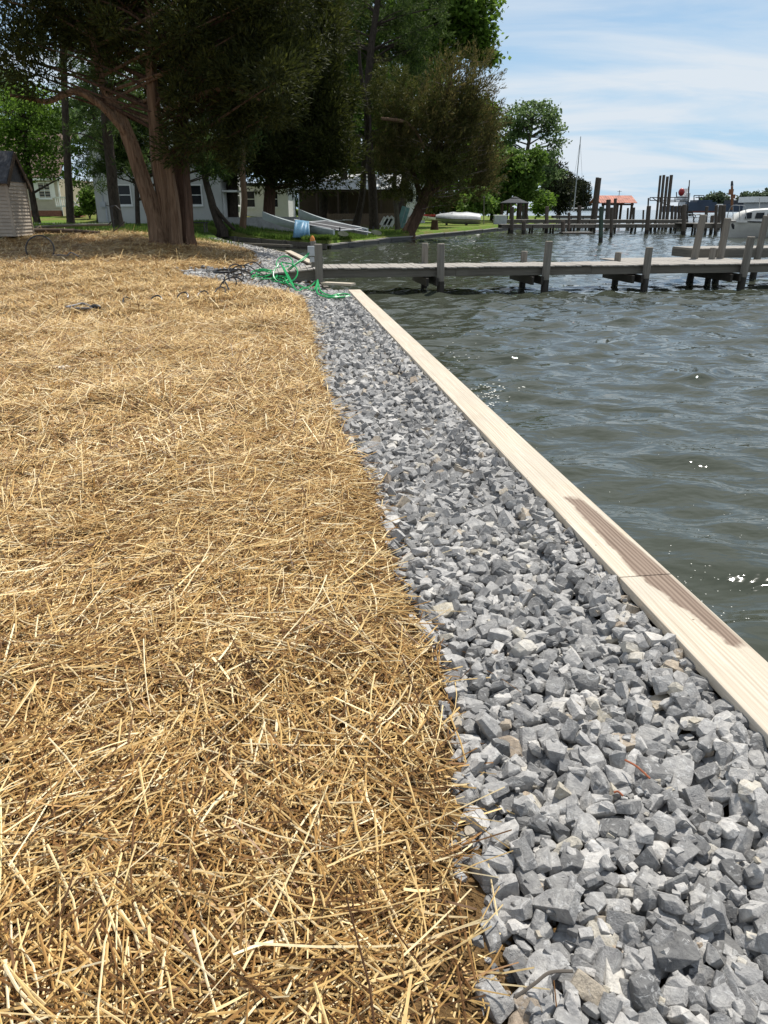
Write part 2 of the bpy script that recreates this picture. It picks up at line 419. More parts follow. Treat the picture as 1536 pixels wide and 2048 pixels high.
# ------------------------------------------------------------------ near ground (under straw and gravel), far lawn
def relief(x, y):
    d = wall_x(y) - x; e = sstep(0.0, .5, d - border_d(y))
    n = .038 * vnoise(x * 1.25, y * 1.0, 3) + .026 * vnoise(x * 3.1, y * 2.6, 4) + .010 * vnoise(x * 7, y * 6, 6)
    return n * e * 1.6 * sstep(46, 34, y)
def ground_z(x, y):
    d = wall_x(y) - x; b = border_d(y)
    return land(x, y) + relief(x, y) - .115 * sstep(.16, -.12, d - b) * sstep(16.5, 14.5, y) - .05 * sstep(.2, -.1, d - b) * sstep(14.5, 16.5, y)
yy = np.concatenate([np.arange(-8, .4, .4), np.arange(.4, 5, .05), np.arange(5, 14, .1), np.arange(14, 50.01, .25)])
dd = np.concatenate([np.arange(-.12, 3, .06), np.arange(3, 8, .14), np.arange(8, 20, .5), np.arange(20, 72, 4)])
Yg, Dg = np.meshgrid(yy, dd, indexing='ij'); Xg = wall_x(Yg) - Dg
Zg = ground_z(Xg, Yg)
n0, n1 = Yg.shape; idx = np.arange(n0 * n1).reshape(n0, n1)
Fq = np.stack([idx[:-1, :-1], idx[1:, :-1], idx[1:, 1:], idx[:-1, 1:]], -1).reshape(-1, 4)
V = np.stack([Xg, Yg, Zg], -1).reshape(-1, 3)
sk = V[idx[:, 0]].copy(); sk[:, 2] = -1.6; s0 = len(V); V = np.concatenate([V, sk]); si = np.arange(s0, s0 + n0)
Fq = np.concatenate([Fq, np.stack([si[:-1], si[1:], idx[1:, 0], idx[:-1, 0]], -1)])
tag(link_mesh('ground', np_mesh('ground', V, Fq, True), M['soil']), 'brown soil of the new lawn under straw', 'ground', kind='structure')
# lawn beyond: left limit / shoreline as functions of distance
SY = [43.0, 54, 75, 100, 160, 185]; SX = [-3.1, .35, 9.2, 18.5, 39, 44]
def shore_x(y): return np.interp(y, SY, SX)
def lawn_left(y): return np.where(y < 50, np.interp(y, [43, 50], [-3.12, -11.5]), -85)
yy = np.concatenate([np.arange(43, 60, .4), np.arange(60, 186, 1.5)])
u = np.linspace(0, 1, 70) ** 2
Yg, Ug = np.meshgrid(yy, u, indexing='ij'); rx = shore_x(Yg); Xg = rx - (rx - lawn_left(Yg)) * Ug
Zg = land(Xg, Yg) + .03 * vnoise(Xg, Yg, 8)
n0, n1 = Yg.shape; idx = np.arange(n0 * n1).reshape(n0, n1)
V = np.stack([Xg, Yg, Zg], -1).reshape(-1, 3)
Fq = np.stack([idx[:-1, :-1], idx[1:, :-1], idx[1:, 1:], idx[:-1, 1:]], -1).reshape(-1, 4)
for edge in (idx[:, 0], idx[:18, -1][::-1]):
    sk = V[edge].copy(); sk[:, 2] = -1.6; s0 = len(V); V = np.concatenate([V, sk]); si = np.arange(s0, s0 + len(edge))
    Fq = np.concatenate([Fq, np.stack([si[:-1], si[1:], edge[1:], edge[:-1]], -1)])
tag(link_mesh('lawn', np_mesh('lawn', V, Fq, True), M['lawn']), 'green lawn under the trees beyond the inlet', 'lawn', kind='structure')

# ------------------------------------------------------------------ new bulkhead with its cap boards
def cap_mat(name, stain=None, L=5.0):
    s = NB(name); tcn = s.n('ShaderNodeTexCoord'); sx = s.n('ShaderNodeSeparateXYZ'); s.l(tcn.outputs['Object'], sx.inputs[0])
    x, y = sx.outputs['X'], sx.outputs['Y']
    mp = s.n('ShaderNodeMapping'); mp.inputs['Scale'].default_value = (1.4, 70, 70); s.l(tcn.outputs['Object'], mp.inputs[0])
    oi = s.n('ShaderNodeObjectInfo')
    off = s.n('ShaderNodeVectorMath', operation='ADD'); s.l(mp.outputs[0], off.inputs[0]); s.l(oi.outputs['Random'], off.inputs[1])
    g = s.noise(off.outputs[0], 1.0, 4, .55, .9)
    wv = s.n('ShaderNodeTexWave', wave_type='BANDS', bands_direction='Y'); wv.inputs['Scale'].default_value = 17; wv.inputs['Distortion'].default_value = 7
    wv.inputs['Detail'].default_value = 2; wv.inputs['Detail Scale'].default_value = .6
    mp2 = s.n('ShaderNodeMapping'); mp2.inputs['Scale'].default_value = (.12, 1, 1); s.l(tcn.outputs['Object'], mp2.inputs[0]); s.l(mp2.outputs[0], wv.inputs['Vector'])
    blot = s.noise(tcn.outputs['Object'], 3.2, 5, .6)
    c = s.ramp(g, [(.25, (.42, .355, .27)), (.5, (.54, .475, .38)), (.75, (.64, .58, .49))])
    c = s.mix(.26, c, s.ramp(wv.outputs['Fac'], [(.2, (.55, .45, .33)), (.7, (1, 1, 1))]), 'MULTIPLY')
    c = s.mix(s.ramp(blot, [(.55, (0, 0, 0)), (.75, (.4, .4, .4))]), c, (.42, .34, .22))
    wz = s.noise(tcn.outputs['Object'], 1.1, 6, .68); c = s.mix(s.ramp(wz, [(.42, (0, 0, 0)), (.66, (.55, .55, .55))]), c, (.40, .36, .30))
    spk = s.n('ShaderNodeTexVoronoi'); spk.inputs['Scale'].default_value = 9; s.l(tcn.outputs['Object'], spk.inputs['Vector'])
    c = s.mix(s.ramp(spk.outputs['Distance'], [(.035, (.8, .8, .8)), (.06, (0, 0, 0))]), c, (.10, .075, .05))
    if stain:
        n = s.noise(tcn.outputs['Object'], 7, 4, .6)
        xx = s.math('ADD', x if stain == 'start' else s.math('SUBTRACT', L, x), s.math('MULTIPLY', s.math('SUBTRACT', n, .5), .35))
        length = .95 if stain == 'start' else .62
        yy_ = s.math('ADD', y, s.math('MULTIPLY', s.math('SUBTRACT', n, .5), .05))
        lim = s.math('SUBTRACT', .040 if stain == 'start' else .036, s.math('MULTIPLY', xx, .03 if stain == 'start' else .15))
        a = s.math('MULTIPLY', s.math('SUBTRACT', lim, yy_), 70, True)
        b = s.math('MULTIPLY', s.math('SUBTRACT', length, xx), 14, True)
        e = s.math('MULTIPLY', s.math('ADD', s.math('SUBTRACT', y, s.math('MULTIPLY', xx, .035 if stain == 'start' else .0)), .114), 60, True)
        f = s.math('MULTIPLY', s.math('MULTIPLY', a, b), e)
        st = s.ramp(s.math('ADD', s.math('MULTIPLY', g, .62), s.math('MULTIPLY', wv.outputs['Fac'], .38)), [(.25, (.105, .068, .047)), (.5, (.18, .125, .093)), (.75, (.25, .185, .14))])
        c = s.mix(s.math('MULTIPLY', f, .93), c, st)
    s.color(c); s.rough(.75); s.b.inputs['Specular IOR Level'].default_value = .3
    s.bump(s.math('ADD', g, s.math('MULTIPLY', wv.outputs['Fac'], .6)), .35, .004); return s.m
bulk = thing('timber_bulkhead', 'new pale timber bulkhead along the gravel and water edge', 'bulkhead', (1.3, 1.0, WATER))
WA = math.atan2(1, -.1393)
def cap_board(parent, p0, p1, mat, wd=.235, th=.042, gap=.004, zt=.05, name='cap_board'):
    p0, p1 = Vector(p0), Vector(p1); L = (p1 - p0).length - gap; a = math.atan2(p1.y - p0.y, p1.x - p0.x)
    mb = MB().box((L / 2, 0, -th / 2), (L, wd, th)); m_ = bevelled(mb.mesh(name), .004, 2); fix_normals(m_)
    return link_mesh(name, m_, mat, parent, (p0.x, p0.y, zt), (0, 0, a))
def capline(y, off=.119): return (1.395 - .1393 * y + off, y, 0)
joints = [-2.4, 2.83, 8.25, 12.1, 15.05]
for i in range(4):
    L = math.dist(capline(joints[i]), capline(joints[i + 1])) - .004
    cap_board(bulk, capline(joints[i]), capline(joints[i + 1]), cap_mat('cap_pine_%d' % i, {0: 'end', 1: 'start'}.get(i), L))
# vertical sheathing planks and a wale under the cap
me = bevelled(MB().box((0, 0, -.57), (.245, .05, 1.12)).mesh('sheathing_plank'), .004)
M['sheath'] = wood('treated_pine', (.30, .24, .15), (.5, .42, .28), 'z')
for k in range(69):
    y = -2.2 + k * .25 * .99
    if y < 15.0: link_mesh('sheathing_plank', me, M['sheath'], bulk, (1.395 - .1393 * y + .12, y, .008), (0, 0, WA))
mb = MB().beam(Vector(capline(-2.4, .19)) + Vector((0, 0, -.16)), Vector(capline(15.0, .19)) + Vector((0, 0, -.16)), .08, .14)
mb.build('wale', M['sheath'], bulk)
# second stretch beyond the dock
bulk2 = thing('timber_bulkhead', 'short stretch of pale bulkhead cap on the far side of the dock', 'bulkhead', (-3, 26, WATER))
far_pts = [(-2.25, 23.1), (-3.8, 30), (-6.5, 37), (-9.2, 44)]
cm = cap_mat('cap_pine_far')
for (ax, ay), (bx, by) in zip(far_pts[:-1], far_pts[1:]):
    if ay < 24: cap_board(bulk2, (ax + .12, ay, 0), (bx + .12, by, 0), cm)
mb = MB()
for (ax, ay), (bx, by) in zip(far_pts[:-1], far_pts[1:]):
    mb.beam((ax + .13, ay, -.58), (bx + .13, by, -.58), .06, 1.08)
mb.build('sheathing', M['sheath'], bulk2)
# low board where the bulkhead stops at the dock
low = G(672, 566, -.12)
mb = MB().beam((low.x - .28, low.y + .1, -.13), (low.x + .42, low.y - .25, -.13), .24, .05)
o = mb.build('loose_plank', cm); tag(o, 'short pale plank lying low in the gap by the dock post', 'plank')
mb = MB().beam((-.76, 15.2, -.6), (-1.45, 18.9, -.6), .12, .75); mb.beam((-1.45, 18.9, -.6), (-2.25, 23.1, -.6), .12, .8)
o = mb.build('toe_board', M['oldwall']); tag(o, 'dark low toe board holding the gravel under the dock', 'board')

# ------------------------------------------------------------------ gravel: stones dropped one by one on a height map
def stone_hull(seed, n=10):                            # a block broken along random planes
    r = np.random.default_rng(seed); bm = bmesh.new(); bmesh.ops.create_cube(bm, size=2.0)
    for k in range(n):
        d = r.normal(size=3); d /= np.linalg.norm(d); off = r.uniform(.72, 1.02) * (np.abs(d).sum() ** .38)
        g = bmesh.ops.bisect_plane(bm, geom=list(bm.verts) + list(bm.edges) + list(bm.faces), plane_co=d * off, plane_no=d, clear_outer=True, dist=1e-4)
        ed = [q for q in g['geom_cut'] if isinstance(q, bmesh.types.BMEdge)]
        if ed: bmesh.ops.holes_fill(bm, edges=[q for q in bm.edges if q.is_boundary], sides=0)
    bmesh.ops.remove_doubles(bm, verts=bm.verts, dist=.10)
    h = bmesh.ops.convex_hull(bm, input=bm.verts)
    bmesh.ops.delete(bm, geom=list({g for g in h['geom_interior'] + h['geom_unused'] if isinstance(g, bmesh.types.BMVert)}), context='VERTS')
    bm2 = bmesh.new(); vv = [bm2.verts.new(np.array(q.co[:]) + r.normal(0, .025, 3)) for q in bm.verts]; bm.free()
    bmesh.ops.convex_hull(bm2, input=bm2.verts)
    for q in [q for q in bm2.verts if not q.link_faces]: bm2.verts.remove(q)
    bmesh.ops.recalc_face_normals(bm2, faces=bm2.faces); bm2.verts.ensure_lookup_table(); bm2.verts.index_update()
    v = np.array([q.co[:] for q in bm2.verts]); f = np.array([[q.index for q in fc.verts] for fc in bm2.faces]); bm2.free()
    return v / np.abs(v).max(0), f
SH = [stone_hull(100 + i, 7 + i % 6) for i in range(36)]
SL = [stone_hull(300 + i, 3 + i % 2) for i in range(24)]   # plainer shapes for stones seen small
RES = .01; Y0, Y1, DW = .35, 15.3, 1.75
hy, hd = int((Y1 - Y0) / RES), int((DW + .05) / RES)
ygr = Y0 + (np.arange(hy) + .5) * RES; dgr = -.04 + (np.arange(hd) + .5) * RES
YG, DG = np.meshgrid(ygr, dgr, indexing='ij')
HM = ground_z(wall_x(YG) - DG, YG)
sr = np.random.default_rng(21)
stones = []
def drop(y, d, a, b, c, yaw, commit):
    m = max(a, b); i0, i1 = int((y - m - Y0) / RES), int((y + m - Y0) / RES) + 2; j0, j1 = int((d - m + .04) / RES), int((d + m + .04) / RES) + 2
    i0, j0 = max(i0, 0), max(j0, 0); i1, j1 = min(i1, hy), min(j1, hd)
    if i1 - i0 < 3 or j1 - j0 < 3: return None
    ly = YG[i0:i1, j0:j1] - y; lx = -(DG[i0:i1, j0:j1] - d)
    ca, sa = math.cos(yaw), math.sin(yaw)
    q = ((lx * ca + ly * sa) / a) ** 2 + ((-lx * sa + ly * ca) / b) ** 2
    ins = q < .8
    if not ins.any(): return None
    hh = HM[i0:i1, j0:j1][ins]; hs = np.sort(hh); z = hs[int(len(hs) * .64)]
    if not commit: return z
    gxs = np.cov(np.stack([lx[ins], ly[ins], hh])) if ins.sum() > 6 else np.zeros((3, 3))
    sxx = gxs[0, 2] / (gxs[0, 0] + 1e-9); syy = gxs[1, 2] / (gxs[1, 1] + 1e-9)
    zc_ = z + c * .80
    top = zc_ + c * .86 * np.sqrt(np.clip(1 - q, 0, 1)); blk = HM[i0:i1, j0:j1]
    HM[i0:i1, j0:j1] = np.where(q < .95, np.maximum(blk, top), blk)
    return zc_, np.clip(sxx, -.7, .7), np.clip(syy, -.7, .7)
for k in range(21000):
    best = None
    a = sr.uniform(.024, .040) * (1.32 if sr.random() < .12 else 1) * (.66 if sr.random() < .34 else 1); b = a * sr.uniform(.5, .86); c = a * sr.uniform(.32, .60); yaw = sr.uniform(0, math.pi)
    for q in range(4):
        y = Y0 + (Y1 - Y0) * sr.random() ** 1.1; bd = float(border_d(y)) + .10 * sr.normal()
        d = sr.uniform(a * .12, max(bd, .3))
        z = drop(y, d, a, b, c, yaw, False)
        if z is None: continue
        z = z + .02 * abs(d - .5)
        if best is None or z < best[0]: best = (z, y, d)
    if best is None or best[0] > -.004: continue
    _, y, d = best
    rz = drop(y, d, a, b, c, yaw, True)
    stones.append((float(wall_x(y)) - d, y, rz[0], a, b, c, yaw, rz[1], rz[2], k % len(SH), d))
for k in range(3400):
    a = sr.uniform(.022, .038); b = a * sr.uniform(.6, .92); c = a * sr.uniform(.42, .7); yaw = sr.uniform(0, math.pi); best = None
    for q in range(6):
        y = sr.uniform(Y0, Y1); d = sr.uniform(.002, .16); z = drop(y, d, a, b, c, yaw, False)
        if z is not None and (best is None or z < best[0]): best = (z, y, d)
    if best is None or best[0] > -.006: continue
    _, y, d = best; rz = drop(y, d, a, b, c, yaw, True)
    stones.append((float(wall_x(y)) - d, y, rz[0], a, b, c, yaw, rz[1], rz[2], k % len(SH), d))
for k in range(2600):                                  # small chips caught between the big stones
    y = .4 + 5.5 * sr.random() ** 1.5; d = sr.uniform(.01, float(border_d(y)) + .05); a = sr.uniform(.006, .015); b = a * .8; c = a * .55
    i_, j_ = int((y - Y0) / RES), int((d + .04) / RES)
    if not (2 <= i_ < hy - 2 and 2 <= j_ < hd - 2): continue
    stones.append((float(wall_x(y)) - d, y, HM[i_, j_] + c * .3, a, b, c, sr.uniform(0, 3), 0, 0, k % len(SH), d))
def stone_mat4(s):
    x, y, z, a, b, c, yaw, sx_, sy_, v, d = s
    r = Matrix.Rotation(math.atan(sy_) * .9 + random.gauss(0, .36), 4, 'X') @ Matrix.Rotation(-math.atan(sx_) * .9 + random.gauss(0, .36), 4, 'Y') @ Matrix.Rotation(yaw, 4, 'Z')
    return Matrix.Translation((x, y, z)) @ r @ Matrix.Diagonal((a * 1.08, b * 1.08, c * 1.08, 1))
def buried(s):
    x, y, z, a, b, c, yaw = s[:7]; d = s[10]
    for u_, v_ in ((0, 0), (.8, 0), (-.8, 0), (0, .8), (0, -.8)):
        yy_ = y + (u_ * a * math.sin(yaw) + v_ * b * math.cos(yaw)); dd_ = d - (u_ * a * math.cos(yaw) - v_ * b * math.sin(yaw))
        i_, j_ = int((yy_ - Y0) / RES), int((dd_ + .04) / RES)
        if not (0 <= i_ < hy and 0 <= j_ < hd) or HM[i_, j_] < z + c * (1.15 if u_ == v_ else .75): return False
    return True
stones = [q for q in stones if not buried(q)]
mats = [stone_mat4(s) for s in stones]
score = []
for i, s in enumerate(stones):
    x, y, z = s[:3]; q = Vector((x, y, z)) - Vector((0, 0, H)); fw = q.y * cp - q.z * sp; u_ = q.x / fw * F + 768; v_ = 1024 - (q.y * sp + q.z * cp) / fw * F
    ii, jj = int((y - Y0) / RES), int((s[10] + .04) / RES)
    vis = HM[min(ii, hy - 1), min(jj, hd - 1)] < z + s[5] * 1.05
    if vis and -20 < u_ < 1556 and -20 < v_ < 2068: score.append((s[3] * s[4] / fw ** 2, i))
pick = {i for _, i in sorted(score, reverse=True)[:300]}
bed = thing('gravel_bed', 'bed of grey crushed stone between straw and bulkhead', 'gravel', (.7, 2, -.11)); bed['kind'] = 'structure'
shm = []
for i, (v, f) in enumerate(SH):
    m_ = np_mesh('stone_shape', v, f); m_.materials.append(M['stone']); shm.append(m_)
VV, FF, nv = [], [], 0
for i, s in enumerate(stones):
    m4 = mats[i]
    if i in pick:
        loc, rot, sc3 = m4.decompose()
        o = bpy.data.objects.new('stone', shm[s[9]]); col.objects.link(o); o.parent = bed
        o.location = loc - WT[bed.name]; o.rotation_euler = rot.to_euler(); o.scale = sc3
    else:
        v, f = SH[s[9]] if s[1] < 3.4 and s[3] > .0155 else SL[s[9] % len(SL)]; A = np.array(m4); VV.append(v @ A[:3, :3].T + A[:3, 3]); FF.append(f + nv); nv += len(v)
# gravel by the dock and beyond it: scattered in two thin layers
for k in range(4400):
    y = sr.uniform(15.0, 24.5) if k < 2900 else sr.uniform(24, 43); bd = float(border_d(y)) + .12 * sr.normal()
    d = sr.uniform(.05, max(bd, .3)); x = float(wall_x(y)) - d
    a = sr.uniform(.034, .06) * (1 + .25 * (y > 24)); z = float(ground_z(x, y)) + sr.uniform(.0, .045)
    v, f = SL[k % len(SL)]
    m4 = Matrix.Translation((x, y, z)) @ Matrix.Rotation(random.gauss(0, .35), 4, 'X') @ Matrix.Rotation(random.gauss(0, .35), 4, 'Y') @ Matrix.Rotation(sr.uniform(0, 6.3), 4, 'Z') @ Matrix.Diagonal((a, a * .75, a * .55, 1))
    A = np.array(m4); VV.append(v @ A[:3, :3].T + A[:3, 3]); FF.append(f + nv); nv += len(v)
o = link_mesh('stones', np_mesh('stones', np.concatenate(VV), np.concatenate(FF)), M['stone'], bed); o['kind'] = 'stuff'

# ------------------------------------------------------------------ straw mulch
def crumbs(n):                                          # clods of loose soil along the stones
    y = .5 + 4.5 * sr.random(n) ** 1.6; d = border_d(y) + sr.normal(.08, .10, n); x = wall_x(y) - d; z = ground_z(x, y); V, Fc, nv = [], [], 0
    for i in range(n):
        v, f = SL[i % len(SL)]; r_ = .004 + .011 * sr.random() ** 3; V.append(v * r_ * np.array([1, .9, .8]) + np.array([x[i], y[i], z[i] + r_ * .3])); Fc.append(f + nv); nv += len(v)
    return np.concatenate(V), np.concatenate(Fc)
o = link_mesh('soil_clods', np_mesh('soil_clods', *crumbs(1200)), M['soil']); tag(o, 'loose brown soil clods along the edge of the stones', 'soil', kind='stuff')
def straws(n, y0, y1, x_of, ln, wd, rise, seg=3, sides=2, pile=.045, seed=1, lean=.16, over=.0):
    r = np.random.default_rng(seed)
    y = y0 + (y1 - y0) * r.random(n) ** .9
    lo, hi = x_of(y); x = lo + (hi - lo) * r.random(n)
    d = wall_x(y) - x; e = d - border_d(y)
    jag = .17 * vnoise(x * 1.6, y * 1.6, 31) + .07 * vnoise(x * 6, y * 6, 32)
    jag = jag + .075 * sstep(2.0, 1.2, y) * (over == 0)
    keep = (e > jag - .02 - over * r.random(n) ** 3)
    thin = sstep(0, .30, e - jag)                        # the mulch thins out towards the stones
    keep &= r.random(n) < .22 + .78 * thin
    bare = vnoise(x * 1.7, y * 1.4, 77) * .5 + vnoise(x * 4, y * 4, 78) * .3
    keep &= r.random(n) > .75 * sstep(.34, .60, bare) * sstep(.8, .1, e)
    x, y, e, thin = x[keep], y[keep], e[keep], thin[keep]; n = len(x)
    yaw = 3.6 * vnoise(x * 1.3, y * 1.2, 41) + r.normal(0, .95, n)
    L = ln * r.lognormal(0, .45, n); L = np.clip(L, ln * .3, ln * 2.6); W = wd * r.uniform(.55, 1.3, n)
    pit = r.normal(0, lean, n) + (r.random(n) < .03) * r.uniform(.2, .8, n)
    tuft = np.clip(vnoise(x * 1.3 + 5, y * 1.1, 52), 0, 1) * 1.6
    zb = ground_z(x, y) + rise + pile * r.random(n) * (.35 + .65 * thin) * (.5 + 1.1 * tuft)
    c, s_ = np.cos(yaw), np.sin(yaw); cpi, spi = np.cos(pit), np.sin(pit)
    D = np.stack([c * cpi, s_ * cpi, spi], -1); S = np.stack([-s_, c, 0 * c], -1)
    kink = r.normal(0, .10, n) * L; sag = r.normal(0, .05, n) * L - .03 * L
    C = np.stack([x, y, zb], -1); C[:, 2] += np.abs(spi) * L * .30
    rings = []
    for k in range(seg + 1):
        t = k / seg - .5; q = (.25 - t * t)
        ctr = C + D * (L * t)[:, None] + S * (kink * q * 2)[:, None]; ctr[:, 2] += sag * (q - .12) * 1.5
        wk = (W / 2 * (1 - .35 * (t + .5)))[:, None]
        if sides == 2:
            top = ctr.copy(); top[:, 2] += W * .45
            rings.append(np.stack([ctr - S * wk, top, ctr + S * wk], 1))
        else:
            rl = (r.normal(0, .5, n) * 0 + 1)[:, None]
            rings.append(np.stack([ctr - S * wk * rl, ctr + S * wk * rl], 1))
    V = np.stack(rings, 1); per = (seg + 1) * (sides + 1)
    f = []
    for k in range(seg):
        for q in range(sides):
            f.append([k * (sides + 1) + q, k * (sides + 1) + q + 1, (k + 1) * (sides + 1) + q + 1, (k + 1) * (sides + 1) + q])
    Fq = (np.array(f)[None] + (np.arange(n) * per)[:, None, None]).reshape(-1, 4)
    return V.reshape(-1, 3), Fq
def edges(extra, marg):
    def fn(y):
        dep = y * cp + H * sp
        return -768 / F * dep * marg - extra, wall_x(y) - border_d(y) + .25
    return fn
parts = [
    straws(30000, .55, 4.6, edges(.25, 1.12), .045, .0048, -.006, 1, 1, .030, 21, .25),
    straws(37000, .55, 4.6, edges(.25, 1.12), .115, .0050, .0, 3, 2, .062, 1, .20),
    straws(8500, .55, 4.6, edges(.25, 1.12), .20, .0054, .020, 3, 2, .060, 2, .15),
    straws(62000, 4.4, 10.5, edges(.3, 1.12), .16, .0064, .0, 2, 1, .06, 3, .2),
    straws(13000, 4.4, 10.5, edges(.3, 1.12), .24, .0072, .014, 2, 2, .06, 13, .2),
    straws(88000, 10.2, 20, edges(.5, 1.1), .20, .0095, .0, 1, 1, .05, 4, .14),
    straws(72000, 19.5, 36, edges(.5, 1.1), .24, .0125, .0, 1, 1, .05, 14, .14),
    straws(1500, .55, 4.6, edges(.25, 1.12), .13, .0072, .02, 3, 1, .05, 27, .2),
    straws(900, .6, 12, lambda y: (wall_x(y) - border_d(y) - .02, wall_x(y) - border_d(y) + .40), .17, .0048, .03, 3, 2, .03, 5, .10, .40),
]
VV, FF, nv = [], [], 0
for v, f in parts:
    VV.append(v); FF.append(f + nv); nv += len(v)
o = link_mesh('straw_mulch', np_mesh('straw_mulch', np.concatenate(VV), np.concatenate(FF), False), M['straw'])
tag(o, 'loose golden straw mulch spread over the new lawn', 'straw', kind='stuff')

# ================================================================== THE NEAR DOCK
DA = R(8.9); DU = Vector((math.cos(DA), math.sin(DA), 0)); DV = Vector((-math.sin(DA), math.cos(DA), 0))
D0 = Vector((-1.62, 19.72, .12))                       # front corner of the deck at the land post
dock = thing('wooden_dock', 'weathered grey wooden dock on posts reaching over the water', 'dock', (D0.x, D0.y, WATER))
def along(px_, Yhint=None):                            # distance along the dock front that a pixel column meets
    u = (px_ - 768) / F; best = min((abs((D0 + DU * s).x - u * ((D0 + DU * s).y * cp + (H - .12) * sp)), s) for s in [i * .02 for i in range(-100, 1000)])
    return best[1]
DWID = 1.4
dpl = [bevelled(MB().box((0, 0, 0), (DWID + .06 + random.uniform(-.03, .04), .138, .034)).mesh('deck_plank'), .004) for _ in range(5)]
s = .02; k = 0
while s < 13.6:
    c = D0 + DU * (s + .07) + DV * (DWID / 2 + random.uniform(-.012, .012)); c.z = .103 + random.uniform(-.003, .004)
    if s > 10.2: c = c + DV * .0
    link_mesh('deck_plank', dpl[k % 5], M['deck'], dock, c, (random.gauss(0, .006), random.gauss(0, .006), DA + math.pi / 2 + random.gauss(0, .006)))
    s += .148; k += 1
# ramp boards down to the land
for k in range(10):
    c = D0 - DU * (.09 + k * .149) + DV * (DWID / 2); c.z = .098 - k * .013
    link_mesh('ramp_plank', dpl[k % 5], M['deck'], dock, c, (R(-5), 0, DA + math.pi / 2 + random.gauss(0, .008)))
def bm_beam(name, p0, p1, w_, h_, mat, parent): 
    p0, p1 = Vector(p0), Vector(p1); L = (p1 - p0).length; d = p1 - p0
    m_ = bevelled(MB().box((0, 0, 0), (L, w_, h_)).mesh(name), .004)
    return link_mesh(name, m_, mat, parent, (p0 + p1) / 2, (0, -math.asin(d.z / L), math.atan2(d.y, d.x)))
for v_, nm in ((.075, 'stringer'), (DWID - .06, 'stringer'), (DWID / 2, 'stringer')):
    for a_, b_ in ((.0, 3.55), (3.555, 7.3), (7.305, 13.6)):
        q = DV * v_ + Vector((0, 0, -.142 - (.01 if v_ > .1 else 0)))
        bm_beam(nm, D0 + DU * a_ + q, D0 + DU * b_ + q, .05, .205, M['beam'], dock)
for v_ in (.05, DWID - .05):
    bm_beam('ramp_stringer', D0 + DV * v_ + Vector((0, 0, -.16)), D0 - DU * 1.5 + DV * v_ + Vector((0, 0, -.30)), .05, .26, M['beam'], dock)
def post_mesh(name, r, z0, z1, sq=False, n=12):
    mb = MB(); zs = [z0 + (z1 - z0) * i / 8 for i in range(9)] + [z1 + .012]
    ph = random.uniform(0, 6)
    mb.tube([(0, 0, z) for z in zs], [r * (1.03 - .05 * i / 8) for i in range(9)] + [r * .82], n, True, False,
            lambda i, t: 1 + .035 * math.sin(3 * t + ph + i * .3) + .02 * math.sin(7 * t + i))
    me = mb.mesh(name, True); fix_normals(me); return me
def water_post(parent, x, y, ztop, r, lean=(0, 0), name='post', mat=None, wet=.32, cap=None):
    mat = mat or M['post']
    o = link_mesh(name, post_mesh(name, r, 0, ztop - WATER - wet + .0), mat, parent, (x + lean[1] * wet, y - lean[0] * wet, WATER + wet), (lean[0], lean[1], random.uniform(0, 6)))
    o.rotation_euler = (lean[0], lean[1], 0)
    link_mesh('wet_foot' if parent is not None else 'wet_foot', post_mesh('wet_foot', r * 1.01, -1.2, wet + .004), M['wet'], parent if parent is not None else o, (x, y, WATER), (lean[0], lean[1], 0)) if parent is not None else None
    if parent is None:
        f = bpy.data.objects.new('wet_foot', post_mesh('wet_foot', r * 1.012, -1.2 - wet, .004)); f.data.materials.append(M['wet']); col.objects.link(f); f.parent = o
    return o
fr = [(880, 488, 880, .098, -.03), (1095, 483, 1090, .10, .035), (1295, 495, 1290, .098, .02), (1492, 474, 1486, .105, .05)]
for (tx, ty, bx, r_, ln_) in fr:
    sA = along(bx); q = D0 + DU * sA - DV * .10; top = P(tx, ty, q.y)
    water_post(dock, q.x, q.y, top.z, r_, (0, ln_ * .6))
for (tx, ty) in ((850, 487), (1049, 503), (1237, 505)):
    sA = along(tx + 4); q = D0 + DU * (sA + .35) + DV * (DWID + .10); top = P(tx, ty, q.y); q.x = top.x
    water_post(dock, q.x, q.y, top.z, .092, (0, 0))
for bx in (862, 1072, 1272, 1468):
    sA = along(bx) + .12; q = D0 + DU * sA
    bm_beam('cross_beam', q - DV * .22 + Vector((0, 0, -.36)), q + DV * (DWID + .25) + Vector((0, 0, -.36)), .07, .2, M['wet'], dock)
    bm_beam('cross_beam', q - DV * .22 + DU * -.26 + Vector((0, 0, -.365)), q + DV * (DWID + .25) + DU * -.26 + Vector((0, 0, -.365)), .07, .2, M['wet'], dock)
# square land post at the head of the dock
lp = P(639, 570, 19.55); top = P(639, 488, 19.55)
me = bevelled(MB().box((0, 0, 0), (.185, .185, top.z - lp.z + .3)).mesh('land_post'), .012)
link_mesh('land_post', me, M['post'], dock, (lp.x, lp.y, (top.z + lp.z - .3) / 2), (0, 0, DA))
